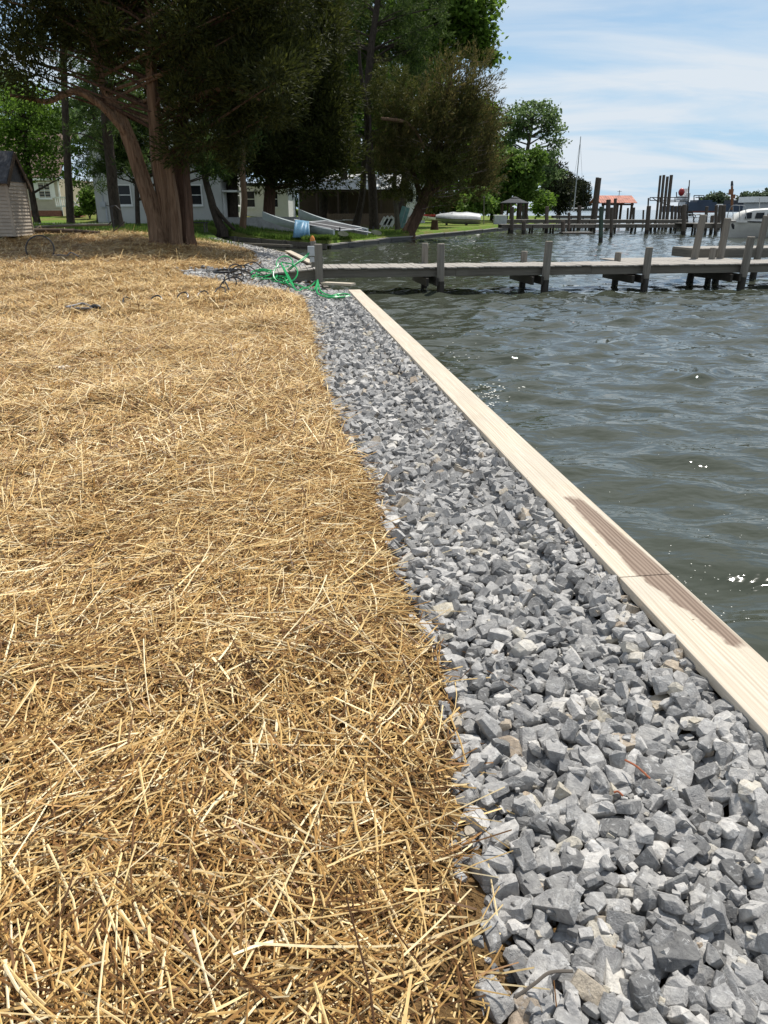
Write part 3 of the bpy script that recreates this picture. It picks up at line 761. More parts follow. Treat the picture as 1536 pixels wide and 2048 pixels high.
# raised platform at the outer end
plat = thing('dock_platform', 'raised weathered platform at the right end of the near dock', 'dock', (P(1400, 505, 24.2).x, 24.2, WATER))
p0 = P(1402, 497, 24.0); PZ = .385
for k in range(36):
    c = p0 + DU * (.09 + k * .148) + DV * 1.0
    link_mesh('deck_plank', dpl[k % 5], M['deck'], plat, (c.x, c.y, PZ - .017 + random.uniform(-.003, .003)), (0, 0, DA + math.pi / 2))
for v_ in (.28, 1.68):
    q = p0 + DV * v_; bm_beam('rim_beam', (q.x, q.y, PZ - .16), (q.x + DU.x * 5.3, q.y + DU.y * 5.3, PZ - .16), .05, .25, M['beam'], plat)
q0 = p0 + DV * .3; q1 = p0 + DV * 1.66
bm_beam('end_beam', (q0.x, q0.y, PZ - .165), (q1.x, q1.y, PZ - .165), .05, .24, M['beam'], plat)
for (tx, ty, bx, YY, r_, ln_) in ((1401, 430, 1388, 23.7, .105, .06), (1449, 437, 1440, 23.9, .105, .035), (1527, 432, 1514, 24.6, .105, .05), (1425, 496, 1424, 23.5, .09, 0)):
    b = P(bx, 512, YY); t = P(tx, ty, YY); water_post(plat, b.x - ln_ * .3, YY, t.z, r_, (0, ln_))
for k in range(26):                                    # landing level between dock and platform
    c = D0 + DU * (8.9 + k * .148) + DV * (DWID + .86)
    link_mesh('landing_plank', dpl[k % 5], M['deck'], plat, (c.x, c.y, .098), (0, 0, DA + math.pi / 2))

# power pedestal at the head of the dock
pq = P(628, 528, 20.35)
ped = thing('power_pedestal', 'grey electrical box with orange lamp top on a short post', 'pedestal', (pq.x, pq.y, .1))
M['greybox'] = plain('grey_enamel', (.42, .44, .46), .5, 0, .12); M['orange'] = plain('orange_lens', (.55, .20, .04), .4)
sc_ = scl(510, 20.35)
link_mesh('post', bevelled(MB().box((0, 0, 0), (.14, .12, .70)).mesh('post'), .01), M['post'], ped, (pq.x, pq.y, .40), (0, 0, .1))
link_mesh('box', bevelled(MB().box((0, 0, 0), (.20, .12, .24)).mesh('box'), .012, 2), M['greybox'], ped, P(623, 502, 20.22), (0, 0, .1))
link_mesh('outlet_cover', bevelled(MB().box((0, 0, 0), (.12, .06, .13)).mesh('outlet_cover'), .01, 2), M['greybox'], ped, P(624, 519, 20.22), (0, 0, .1))
mb = MB(); c = P(625, 482, 20.35); mb.tube([(c.x, c.y, .74), (c.x, c.y, .79), (c.x, c.y, .84), (c.x, c.y, .88)], [.06, .065, .045, .015], 10); mb.build('lamp_top', M['orange'], ped, True)

# ================================================================== HOSES AND PIPES
def hose_mat(name, c, ring=0):
    s = NB(name); s.color(s.mix(s.math('MULTIPLY', s.noise(s.coord(), 6, 3), .5), c, tuple(q * .6 for q in c))); s.rough(.38); return s.m
M['green'] = hose_mat('green_rubber', (.008, .36, .10)); M['black'] = hose_mat('black_rubber', (.018, .018, .02)); M['greypipe'] = hose_mat('dusty_grey_pipe', (.14, .14, .15))
def on_land(px_, py_, dz=.0):
    q = T(px_, py_); q.z += dz; return q
def loop(cpx, cpy, rad, turns, tilt=0.0, start=0.0, drift=(0, 0), rise=.02, n=14, flat=1.0, stand=0):
    c = on_land(cpx, cpy); o = []
    for i in range(int(n * turns) + 1):
        a = start + 2 * math.pi * i / n; t = i / n
        x = c.x + math.cos(a) * rad + drift[0] * t
        if stand: o.append(Vector((x, c.y + .1 * math.sin(a) + drift[1] * t, c.z + rise + rad * stand * (1 + math.sin(a)))))
        else: o.append(Vector((x, c.y + math.sin(a) * rad * flat + drift[1] * t, c.z + rise + tilt * (1 + math.sin(a)) * rad + .008 * t)))
    return o
box_ = P(618, 505, 20.2)
gp = [box_, P(608, 515, 20.0), P(596, 524, 19.8), P(582, 534, 19.6), on_land(572, 548, .04)]
gp += loop(573, 541, .20, 1.1, .8, -1.0, (-.1, 0)) + [on_land(550, 552, .05)]
gp += loop(540, 553, .30, 1.4, .15, 0.4, (-.10, .03)) + loop(520, 556, .24, 1.2, .3, 1.0, (.06, -.02)) + loop(548, 560, .26, 1.2, .15, 0, (.05, 0))
gp += [on_land(575, 573, .05), on_land(588, 578, .04)] + loop(572, 568, .3, 1, .7, 2.0) + [on_land(590, 582, .04), on_land(605, 582, .05), on_land(622, 577, .05), on_land(635, 572, .12), on_land(640, 585, .05), on_land(655, 596, .05), on_land(675, 598, .05)]
gp += loop(682, 596, .14, 1.6, .1, 2.0, (.03, 0))
mb = MB(); mb.tube(spline(gp, 4), .0165, 6); o = mb.build('garden_hose', M['green'], None, True); tag(o, 'bright green garden hose tangled beside the dock ramp', 'hose')
gp = [P(620, 503, 20.2), P(610, 517, 20.0), P(594, 527, 19.8), on_land(570, 553, .05)] + loop(530, 558, .32, 1.1, .12, .3) + loop(560, 565, .2, 1.1, .25, 2.) + [on_land(610, 580, .05), on_land(628, 586, .05), on_land(636, 574, .14), on_land(634, 590, .05), on_land(650, 600, .05), on_land(668, 602, .05), on_land(690, 600, .05)]
mb = MB(); mb.tube(spline(gp, 4), .0165, 6); o = mb.build('garden_hose', M['green'], None, True); tag(o, 'second green hose strand ending on the grey stones near the bulkhead', 'hose')
gp = loop(447, 548, .27, 4.2, .06, 0, (.02, .0), .03, 16, .9) + loop(468, 552, .18, 1.2, .6, 0, (.12, -.05), .03) + [on_land(492, 543, .16), on_land(510, 541, .2), on_land(528, 548, .12), on_land(545, 553, .05)]
mb = MB(); mb.tube(spline(gp, 4), .016, 6); o = mb.build('water_hose', M['black'], None, True); tag(o, 'black hose coiled flat on pale gravel at the edge of the straw', 'hose')
gp = [on_land(530, 556, .05)] + loop(492, 567, .24, 1, 0, .5, (-.3, -.1), 0, 14, 1, .8) + loop(486, 575, .22, 1, 0, .5, (-.35, -.2), -.03, 14, 1, .85) + loop(474, 583, .16, 1, 0, .5, (-.35, -.1), -.04, 14, 1, .9)
for px_, py_ in ((446, 588), (411, 596), (371, 600), (318, 607)):
    gp += [on_land(px_ + 18, py_, -.03)] + loop(px_, py_, .062, 1, 0, -.4, (-.12, -.05), -.01, 12, 1, 1.0) + [on_land(px_ - 18, py_ + 3, -.05)]
gp += [on_land(275, 611, -.03), on_land(262, 605, .04), on_land(250, 608, .10), on_land(246, 613, .02), on_land(240, 616, -.05)]
mb = MB(); mb.tube(spline(gp, 4), .0135, 6); o = mb.build('drain_pipe', M['black'], None, True); tag(o, 'thin black pipe spiralling in loops through the sunlit straw', 'pipe')
t = thing('hose_nozzle', 'grey flattened hose end with dark coupling on the straw', 'hose', on_land(168, 621))
mb = MB(); mb.tube(spline([on_land(133, 621, .05), on_land(150, 620, .06), on_land(168, 618, .075), on_land(186, 623, .05)], 5), .02, 8); mb.tube(spline([on_land(134, 623, .05), on_land(155, 625, .05), on_land(186, 624, .05)], 5), .018, 8); mb.build('hose_loop', M['greypipe'], t, True)
mb = MB(); mb.tube([on_land(184, 622, .055), on_land(190, 622, .06), on_land(198, 622, .06), on_land(203, 622, .05)], [.03, .042, .036, .02], 10); mb.build('coupling', M['black'], t, True)
mb = MB(); c = on_land(82, 511); mb.tube([Vector((c.x + .42 * math.cos(a), c.y + .1 * math.sin(a), c.z + .16 + .38 * math.sin(a))) for a in [math.pi * 2 * i / 28 for i in range(28)]], .022, 6, False, True)
o = mb.build('pipe_ring', M['black'], None, True); tag(o, 'black pipe ring standing upright in the shaded straw', 'pipe')
mb = MB(); mb.tube(spline([on_land(105, 513, .03), on_land(122, 514, .04), on_land(135, 515, .05), on_land(143, 512, .09), on_land(158, 516, .04)], 5), .02, 6); o = mb.build('pipe_offcut', M['greypipe'], None, True); tag(o, 'short grey pipe offcut lying right of the upright black ring', 'pipe')
# small things lying on the straw and stones
mb = MB(); c = on_land(120, 748, .04)
v, f = SH[3]; mb.add([(c.x + a * .10, c.y + b * .05, c.z + d * .03) for a, b, d in v], [tuple(q) for q in f]); M['pale'] = plain('pale_chip', (.75, .70, .58), .7, 0, .1)
tag(mb.build('wood_chip', M['pale']), 'small cream chip lying on the open straw at left', 'chip')
mb = MB(); a_, b_ = G(1030, 1995, .03), G(1100, 1945, .045); mb.tube(spline([a_, a_.lerp(b_, .5) + Vector((0.004, 0, .004)), b_, b_ + Vector((.05, .01, -.01))], 5), .0035, 6)
tag(mb.build('twig', M['twig'], None, True), 'dark bent twig across the stones by the bare soil', 'twig')
M['redtwig'] = plain('rusty_twig', (.28, .09, .04), .7)
for (x0, y0, x1, y1, lb) in ((1250, 1520, 1300, 1557, 'rusty red twig lying across stones below the cap joint'), (1228, 1585, 1246, 1592, 'tiny rust red chip between stones right of the straw edge')):
    a_, b_ = G(x0, y0, .012), G(x1, y1, .012); mb = MB(); mb.tube(spline([a_, a_.lerp(b_, .5) + Vector((.0, .006, .004)), b_], 4), .003, 6)
    tag(mb.build('red_twig', M['redtwig'], None, True), lb, 'twig')
# foam flecks on the water
fl = np.random.default_rng(9); VV, FF, nv = [], [], 0
M['foam'] = plain('foam', (.72, .72, .66), .8, 0, .1)
def fleck(px_, py_, sz):
    global nv
    q = G(px_, py_, WATER); k = fl.integers(5, 8); a = np.sort(fl.random(k) * 6.28); r_ = sz * fl.uniform(.5, 1, k)
    if q.x < 1.395 - .1393 * q.y + .3 and q.y < 15: return
    zz = WATER + .022
    VV.append(np.stack([q.x + np.cos(a) * r_, q.y + np.sin(a) * r_, np.full(k, zz)], -1)); 
    FF.extend([(nv, nv + i, nv + i + 1) for i in range(1, k - 1)]); nv += k
for _ in range(80): fleck(fl.uniform(1330, 1536), fl.uniform(1060, 1330), .0055)
for _ in range(70): fleck(fl.normal(980, 28), fl.normal(790, 14), .02)
for _ in range(40): fleck(fl.normal(905, 25), fl.normal(690, 30), .018)
for _ in range(40): fleck(fl.uniform(1000, 1536), fl.uniform(750, 1100), .005)
for _ in range(20): fleck(fl.uniform(820, 1100), fl.uniform(610, 760), .010)
o = link_mesh('foam_flecks', np_mesh('foam_flecks', np.concatenate(VV), np.array(FF)), M['foam']); tag(o, 'pale foam flecks and pollen drifting on the water', 'foam', kind='stuff')

# ================================================================== TREES
tr = np.random.default_rng(77)
def unit(a): return a / (np.linalg.norm(a, axis=-1, keepdims=True) + 1e-9)
def leaf_mesh(name, C, D, ln, wd, jit=.5):
    n = len(C); L = ln * tr.uniform(.6, 1.35, n)[:, None]; Wd = wd * tr.uniform(.6, 1.35, n)[:, None]
    S = unit(np.cross(D, unit(tr.normal(size=(n, 3)))))
    N_ = np.cross(D, S)
    V = np.stack([C, C + D * L * .5 + S * Wd * .5 + N_ * L * .06, C + D * L, C + D * L * .5 - S * Wd * .5 + N_ * L * .06], 1).reshape(-1, 3)
    return V, np.arange(4 * n).reshape(n, 4)
def crown(parent, mat, blobs, nclump, per, cr, ln, wd, mode, name='crown'):
    """blobs: (centre, (rx, ry, rz)); clumps of small leaves fill each blob unevenly, denser towards its skin"""
    wts = np.array([(b[1][0] * b[1][1] * b[1][2]) ** .72 for b in blobs]); wts /= wts.sum()
    Cs, Ds = [], []; cent = []
    for (c, r), w_ in zip(blobs, wts):
        m = max(3, int(nclump * w_)); c = np.array(c); r = np.array(r)
        d = unit(tr.normal(size=(m, 3))); rad = tr.random(m) ** (.30 if mode == 'cedar' else .42)
        q = c + d * rad[:, None] * r; cent.append(q)
        k = per; outd = unit(d * np.array([1, 1, .6]))
        if mode == 'cedar':
            ax = unit(outd * .8 + np.array([0, 0, .65]) + tr.normal(0, .25, (m, 3)))
            lob = unit(tr.normal(size=(m, k, 3))); rr = cr * tr.uniform(.7, 1.35, m)[:, None] * tr.uniform(.55, 1.0, (m, k))
            p = q[:, None] + lob * rr[..., None] * np.array([1, 1, .85]) + ax[:, None] * (tr.random((m, k)) * cr * .9)[..., None]
            dd_ = unit(lob * .7 + ax[:, None] * .55 + tr.normal(0, .38, (m, k, 3)))
        elif mode == 'feather':
            ax = unit(outd * .55 + np.array([.35, 0, .75]) + tr.normal(0, .22, (m, 3)))
            tpos = tr.random((m, k))
            p = q[:, None] + ax[:, None] * ((tpos - .5) * cr * 4.2)[..., None] + tr.normal(0, .22, (m, k, 3)) * cr
            dd_ = unit(ax[:, None] * 1.3 + tr.normal(0, .5, (m, k, 3)))
        elif mode == 'pine':
            ax = unit(outd + np.array([0, 0, .35]) + tr.normal(0, .3, (m, 3)))
            t_ = tr.random((m, k))
            p = q[:, None] + ax[:, None] * ((t_ - .5) * cr * 1.6)[..., None] + tr.normal(0, .10, (m, k, 3)) * cr
            dd_ = unit(ax[:, None] * .5 + tr.normal(0, .75, (m, k, 3)))
        else:
            p = q[:, None] + tr.normal(0, .55, (m, k, 3)) * cr * np.array([1, 1, .55])
            dd_ = unit(tr.normal(0, 1, (m, k, 3)) * np.array([1, 1, .55]) + np.array([0, 0, -.25]))
        Cs.append(p.reshape(-1, 3)); Ds.append(dd_.reshape(-1, 3))
    C = np.concatenate(Cs); D = np.concatenate(Ds)
    ok = C[:, 2] > land(C[:, 0], C[:, 1]) + .25
    V, Fq = leaf_mesh(name, C[ok], D[ok], ln, wd)
    return link_mesh(name, np_mesh(name, V, Fq), mat, parent), np.concatenate(cent)
def pxpath(pts, Y, bend=0.0):
    return [P(a, b, Y + (bend * i / len(pts))) for i, (a, b) in enumerate(pts)]
def trunk(parent, pts, radpx, Y, mat, n=10, flute=.10, name='trunk', bend=0.0, sub=4, lobes=5):
    w_ = pxpath(pts, Y, bend); sc_ = [scl(b, Y) for a, b in pts]
    path = spline(w_, sub); rad = np.interp(np.linspace(0, len(pts) - 1, len(path)), range(len(pts)), [r * q for r, q in zip(radpx, sc_)])
    if len(path) > 6 and name == 'trunk':
        base = path[0]; path = [base - Vector((0, 0, .35))] + path; rad = np.concatenate([[rad[0] * 1.25], rad])
        rad[1] *= 1.15
    ph = random.uniform(0, 6)
    mb = MB(); mb.tube(path, rad, n, True, False, lambda i, t: 1 + flute * math.sin(lobes * t + ph + i * .06) + flute * .5 * math.sin((lobes * 2 + 1) * t + ph * 2 + i * .11) + .03 * math.sin(i * 1.7 + t))
    return mb.build(name, mat, parent, True), path
def branches(parent, path, cent, n, r0, mat, lo=.3, name='limb', droop=.0, sides=5):
    mb = MB(); sel = cent[tr.choice(len(cent), min(n, len(cent)), replace=False)]; L = len(path)
    for c in sel:
        c = Vector(c); cand = [p for p in path[int(L * lo):] if p.z < c.z + .4] or [path[int(L * lo)]]
        p = min(cand, key=lambda q: (q - c).length + abs(q.z - (c.z - .35 * (Vector((q.x - c.x, q.y - c.y)).length))) * .6)
        mid = p.lerp(c, .5) + Vector((random.gauss(0, .15), random.gauss(0, .15), random.gauss(.1, .2) - droop))
        k = (c - p).length; rr = min(r0, .02 + r0 * k / 5)
        mb.tube(spline([p, mid, c], 4), list(np.linspace(rr, .012, 9)), sides, False)
    return mb.build(name, mat, parent, True)
def B(cx, cy, rx, ry, Y, rd):
    s_ = scl(cy, Y); return (P(cx, cy, Y), (rx * s_, rd, ry * s_))
def tree(name, label, base, Y=None, group=None):
    q = T(*base) if Y is None else None
    if Y is not None:
        q = P(base[0], base[1], Y); q.z = float(land(q.x, q.y))
    return thing(name, label, 'tree', q, group), q.y

# the great red cedar on the straw
t, Yc = tree('red_cedar', 'huge old red cedar with several pale fluted trunks standing on the straw', (335, 489))
t1, p1 = trunk(t, [(322, 489), (309, 430), (286, 360), (263, 290), (243, 240), (222, 200), (205, 165), (192, 110), (182, 40), (175, -60)], [22, 16, 14.5, 13.5, 12, 10, 8, 6, 4.5, 3], Yc, M['cedarbark'], 20, .10)
t2, p2 = trunk(t, [(341, 491), (334, 420), (319, 340), (311, 260), (304, 180), (300, 100), (298, 0), (300, -160)], [18, 16, 15, 13, 11, 9, 7, 4], Yc + .15, M['cedarbark'], 20, .13)
t3, p3 = trunk(t, [(368, 484), (365, 400), (361, 330), (362, 260), (372, 180), (385, 90), (395, -80)], [18, 16, 14.5, 12.5, 11, 8, 5], Yc + .5, M['redbark'], 20, .14)
t4, p4 = trunk(t, [(352, 490), (350, 440), (345, 390), (336, 330), (326, 270)], [12, 11, 9.5, 8, 5], Yc - .25, M['cedarbark'], 16, .12)
trunk(t, [(254, 268), (228, 238), (205, 214), (178, 194), (150, 183), (125, 191), (95, 203), (60, 197), (20, 190)], [9, 8, 7, 6.5, 6, 5.5, 5, 4, 2.5], Yc - .1, M['cedarbark'], 10, .06, 'limb', -1.2)
trunk(t, [(330, 220), (370, 205), (400, 190), (440, 178), (480, 182), (520, 200)], [6, 6, 5, 4.5, 3.5, 2], Yc - .3, M['cedarbark'], 8, .05, 'limb', -1.5)
bl = [B(300, 60, 130, 110, Yc, 2.6), B(165, 20, 80, 50, Yc, 1.8), B(40, 110, 70, 50, Yc - .5, 1.4), B(70, 10, 90, 40, Yc, 1.8), B(430, 90, 130, 120, Yc, 2.6), B(545, 60, 110, 110, Yc + .5, 2.2),
      B(365, 255, 52, 45, Yc - 1.2, .9), B(440, 225, 80, 75, Yc - .3, 1.5), B(530, 210, 80, 90, Yc, 1.6), B(265, 90, 75, 40, Yc + .8, 1.6), B(100, 165, 40, 18, Yc - 1, .7),
      B(500, 130, 60, 50, Yc - 1.5, 1.0), B(400, 300, 55, 30, Yc - .5, .8), B(520, 290, 70, 45, Yc + .2, 1.1), B(30, 60, 70, 60, Yc - 1, 1.5),
      B(320, -120, 190, 110, Yc, 3.0), B(120, -90, 150, 90, Yc, 2.6), B(500, -100, 140, 100, Yc, 2.6), B(330, -260, 120, 90, Yc + .3, 2.4), B(60, -160, 140, 80, Yc + 1, 2.8), B(250, -200, 170, 90, Yc + 2.5, 2.5), B(480, -190, 120, 80, Yc + 2, 2.5), B(540, 130, 26, 60, Yc - 2.2, .6), B(300, -60, 190, 110, Yc + 4, 2.6), B(80, -80, 150, 90, Yc + 4, 2.6), B(520, -60, 140, 100, Yc + 4, 2.6)]  # lobes above the view and set behind are added to shade the straw
cr_, cn = crown(t, M['cedar'], bl, 450, 270, .60, .23, .055, 'cedar')
branches(t, p2, cn, 70, .075, M['redbark'], .35); branches(t, p1, cn, 30, .06, M['cedarbark'], .5); branches(t, p3, cn, 40, .06, M['redbark'], .4)

# cedar group by the inlet
t, Yd = tree('red_cedar', 'dark cedar with drooping olive crown behind the small catamaran', (545, 461))
_, pth = trunk(t, [(538, 461), (540, 380), (546, 300), (552, 200), (556, 60), (560, -90)], [13, 11, 10, 8, 6, 3], Yd, M['redbark'], 12)
bl = [B(570, 170, 90, 110, Yd, 3), B(610, 270, 80, 80, Yd - 1, 2.6), B(655, 330, 55, 42, Yd - 1.5, 2), B(530, 310, 80, 50, Yd, 2.4), B(650, 170, 50, 110, Yd, 2.4), B(600, 40, 90, 100, Yd, 3), B(590, -120, 90, 90, Yd, 3), B(600, 350, 70, 30, Yd - .5, 2)]
_, cn = crown(t, M['cedar'], bl, 330, 200, .92, .36, .09, 'cedar'); branches(t, pth, cn, 60, .09, M['redbark'], .25)
t, Ye = tree('red_cedar', 'straight black trunked cedar close to the corner of the white house', (466, 447))
_, pth = trunk(t, [(466, 447), (464, 330), (462, 200), (460, 20), (460, -100)], [12, 11, 9, 7, 4], Ye, M['pinebark'], 12)
bl = [B(455, 270, 60, 50, Ye, 2.4), B(450, 170, 80, 80, Ye, 3), B(460, 40, 90, 90, Ye, 3), B(500, 330, 50, 30, Ye, 2), B(410, 310, 40, 35, Ye, 2)]
_, cn = crown(t, M['cedar'], bl, 300, 100, .8, .30, .11, 'cedar'); branches(t, pth, cn, 40, .09, M['pinebark'], .25)
t, Yf = tree('cedar_tree', 'thin pale trunk rising between two thick dark cedar trunks', (484, 461))
_, pth = trunk(t, [(484, 462), (488, 400), (484, 330), (490, 240), (500, 150)], [7, 6, 5.5, 4, 2], Yf, M['cedarbark'], 10)
_, cn = crown(t, M['pine'], [B(495, 270, 40, 40, Yf, 1.4), B(500, 190, 40, 50, Yf, 1.4)], 90, 34, .45, .20, .06, 'cedar'); branches(t, pth, cn, 16, .05, M['pinebark'], .3)
t, Yg_ = tree('leaning_tree', 'bare trunk leaning left in front of the white house', (446, 461))
_, pth = trunk(t, [(446, 461), (432, 430), (420, 390), (408, 345), (400, 290), (398, 240)], [10, 8, 7, 6, 4.5, 2.5], Yg_, M['pinebark'], 10)
trunk(t, [(470, 460), (455, 445), (440, 428), (432, 415)], [3, 3.5, 4, 3], Yg_ - .2, M['pinebark'], 8, .05, 'limb')
_, cn = crown(t, M['oak'], [B(400, 300, 30, 30, Yg_, 1.2), B(420, 340, 30, 20, Yg_, 1.0)], 60, 24, .4, .16, .12, 'leaf'); branches(t, pth, cn, 14, .04, M['pinebark'], .4)

# pines
def pine(label, base, pts, rad, blobs, ncl, Y=None, mat='pine', nb=30, per=40, cr=.42, leaf=(.26, .035), barkm='pinebark', lo=.3):
    t, Yp = tree('pine_tree', label, base, Y, None)
    _, pth = trunk(t, pts, rad, Yp, M[barkm], 12, .05)
    _, cn = crown(t, M[mat], [B(a, b, c, d, Yp + e, f) for a, b, c, d, e, f in blobs], ncl, per, cr, leaf[0], leaf[1], 'pine')
    branches(t, pth, cn, nb, .10, M[barkm], lo); return t, Yp, pth
pine('tall straight pine with dark trunk rising to the top beside the sky', (748, 459), [(748, 459), (745, 380), (738, 290), (735, 200), (742, 100), (756, 0), (768, -120)], [9.5, 8.5, 8, 7.5, 7, 6, 4],
     [(715, 90, 50, 60, 2.5, 2.0), (790, 90, 50, 60, 2.5, 2.0), (830, 120, 60, 50, 1, 2.6), (760, 20, 90, 60, 3, 2.2), (850, 40, 60, 50, 1, 2.4), (700, 190, 45, 60, 0, 2.0), (800, 190, 60, 45, 0, 2.4), (780, -90, 110, 80, 0, 3.5), (830, 240, 50, 40, 0, 2), (680, 40, 60, 50, 1, 2.5), (740, 140, 70, 50, 3, 2.0)], 700, nb=60, per=44, cr=.62, leaf=(.42, .055), lo=.25)
pine('small dark pine with drooping boughs before the upper windows of the white house', (274, 452), [(276, 453), (274, 400), (272, 330), (270, 250), (268, 150)], [5, 4.5, 4, 3.5, 2.5],
     [(262, 300, 34, 40, 0, 1.6), (225, 285, 40, 34, 0, 1.6), (285, 240, 40, 40, 0, 1.8), (215, 335, 30, 22, 0, 1.3), (400, 290, 46, 34, 0, 1.6), (430, 330, 30, 26, 0, 1.4), (280, 345, 16, 20, 0, 1), (245, 260, 40, 40, 0, 1.6)], 560, nb=50, per=40, cr=.5, leaf=(.32, .05))
t, Yq = tree('pine_tree', 'slender leaning trunk just left of the tall straight pine', (709, 463))
_, pth = trunk(t, [(708, 463), (716, 430), (724, 390), (729, 320), (736, 240), (722, 150), (716, 60)], [9, 7, 6, 6, 5.5, 4, 2], Yq, M['pinebark'], 10)
_, cn = crown(t, M['maple'], [B(685, 250, 32, 26, Yq - 1, 1.2), B(650, 240, 30, 18, Yq - 1, 1.0), B(705, 215, 20, 16, Yq, .8), B(660, 285, 28, 16, Yq - 1, 1)], 120, 30, .40, .20, .15, 'leaf', 'crown')
branches(t, pth, cn, 12, .05, M['twig'], .4)
pine('pine trunk standing behind the catamaran stern in shade', (648, 448), [(648, 449), (646, 380), (644, 280), (640, 150), (640, 0)], [9, 8, 7.5, 6, 4], [(640, 210, 50, 60, 0, 2.5), (660, 120, 60, 60, 0, 2.5), (620, 40, 70, 60, 0, 2.5), (690, 320, 40, 25, 0, 2), (640, -120, 130, 90, 0, 4), (520, -160, 130, 90, 0, 4)], 480, nb=30, per=36, cr=.7, leaf=(.44, .06))
pine('narrow pine with straight trunk right of the beige house window', (142, 451), [(142, 452), (138, 380), (133, 280), (128, 150), (124, 20), (120, -100)], [8, 7.5, 7, 6.5, 6, 4],
     [(110, 90, 60, 50, 0, 2.2), (150, 40, 60, 60, 0, 2.4), (130, -60, 90, 70, 0, 2.8)], 170, nb=26, per=36, cr=.5, leaf=(.32, .045))
pine('thick dark pine in front of the white house left corner', (236, 457), [(238, 458), (228, 400), (222, 330), (214, 260), (208, 170), (204, 60), (200, -90)], [12, 10.5, 10, 9.5, 8.5, 7.5, 5],
     [(215, 250, 55, 30, 0, 2.0), (170, 290, 45, 40, .5, 1.8), (240, 190, 50, 45, 0, 2.2), (160, 170, 50, 45, 0, 2.2), (210, 90, 80, 50, 0, 2.6), (200, -50, 110, 80, 0, 3), (180, -200, 170, 110, 0, 4.5), (330, -220, 150, 100, 2, 4.5), (40, -200, 150, 110, 1, 4.5), (270, 330, 30, 22, 0, 1.5), (180, 360, 30, 25, .5, 1.5)], 620, nb=60, per=36, cr=.5, leaf=(.32, .045))  # widest lobes, out of view overhead, are added to shade the ground
pine('slim pine standing against the white house edge beside the meter', (200, 446), [(200, 447), (198, 380), (193, 290), (188, 170), (184, 40), (180, -60)], [6.5, 6, 5.5, 5, 4, 3],
     [(175, 330, 35, 28, 0, 1.6), (200, 300, 40, 30, 0, 1.8), (180, 215, 45, 40, 0, 2), (190, 110, 60, 60, 0, 2.4)], 190, nb=30, per=36, cr=.55, leaf=(.34, .05))

# broad-leaved trees
def broad(name, label, base, pts, rad, blobs, ncl, mat, Y=None, per=26, cr=.6, leaf=(.30, .22), nb=30, barkm='pinebark', mode='leaf', r0=.1, lo=.3):
    t, Yp = tree(name, label, base, Y)
    _, pth = trunk(t, pts, rad, Yp, M[barkm], 10, .05)
    _, cn = crown(t, M[mat], [B(a, b, c, d, Yp + e, f) for a, b, c, d, e, f in blobs], ncl, per, cr, leaf[0], leaf[1], mode)
    branches(t, pth, cn, nb, r0, M[barkm], lo); return t
broad('maple_tree', 'green maple spreading over the shed and beige house at far left', (72, 447), [(75, 448), (66, 400), (58, 350), (52, 290), (46, 200)], [7, 6, 5.5, 4.5, 2.5],
      [(40, 260, 60, 55, 0, 3), (105, 300, 40, 36, 0, 2.4), (20, 335, 40, 24, -1, 2), (150, 350, 22, 20, -1, 1.4), (60, 200, 60, 30, 0, 2.6), (115, 240, 26, 22, 0, 2), (-30, 270, 50, 60, 0, 3), (90, 345, 22, 14, -1, 1.4)], 420, 'oak', None, 26, .55, (.20, .17), 40)
broad('oak_tree', 'tall oak with bright green leaves against the sky', (800, 438), [(800, 440), (815, 330), (840, 200), (870, 90), (900, 0)], [9, 8, 7, 5, 3],
      [(930, 60, 60, 55, 0, 4), (880, 20, 80, 60, 0, 4.5), (965, 95, 30, 32, 0, 3), (900, -60, 80, 60, 0, 4.5), (860, 110, 60, 50, 0, 4), (940, 20, 50, 35, 0, 3.5), (820, 40, 60, 60, 0, 4), (985, 120, 14, 10, 0, 1.4)], 620, 'oak', 78, 30, .85, (.42, .34), 50)
t, Yh = tree('leaning_cedar', 'leaning old cedar with browned feathery crown on the grass bank', (820, 467))
_, pth = trunk(t, [(816, 467), (834, 432), (847, 402), (862, 360), (876, 300), (890, 220), (905, 130)], [13, 11, 10, 8.5, 7, 5, 2], Yh, M['redbark'], 14, .12)
trunk(t, [(849, 402), (862, 388), (878, 375), (893, 368)], [5, 4, 3, 1.5], Yh - .3, M['cedarbark'], 8, .05, 'limb')
trunk(t, [(846, 405), (828, 350), (810, 300), (795, 240)], [6, 5, 4, 2.5], Yh, M['redbark'], 8, .05, 'limb')
trunk(t, [(848, 296), (835, 268), (815, 247), (790, 240), (762, 237)], [2.5, 3, 3.5, 3.5, 3], Yh - 1.5, M['cedarbark'], 8, .05, 'limb')
bl = [B(900, 200, 60, 85, Yh, 2.6), B(935, 280, 58, 95, Yh, 2.6), B(870, 270, 70, 80, Yh - .5, 2.6), B(955, 180, 30, 70, Yh, 1.8), B(965, 350, 28, 50, Yh, 1.8), B(810, 260, 40, 60, Yh, 2.0), B(880, 390, 60, 22, Yh, 1.6), B(780, 330, 35, 50, Yh, 1.8), B(985, 240, 14, 50, Yh, 1), B(975, 320, 26, 70, Yh, 1.6)]
_, cn = crown(t, M['feather'], bl, 760, 44, .46, .30, .055, 'feather'); branches(t, pth, cn, 240, .075, M['paletwig'], .2, 'limb', 0, 4)
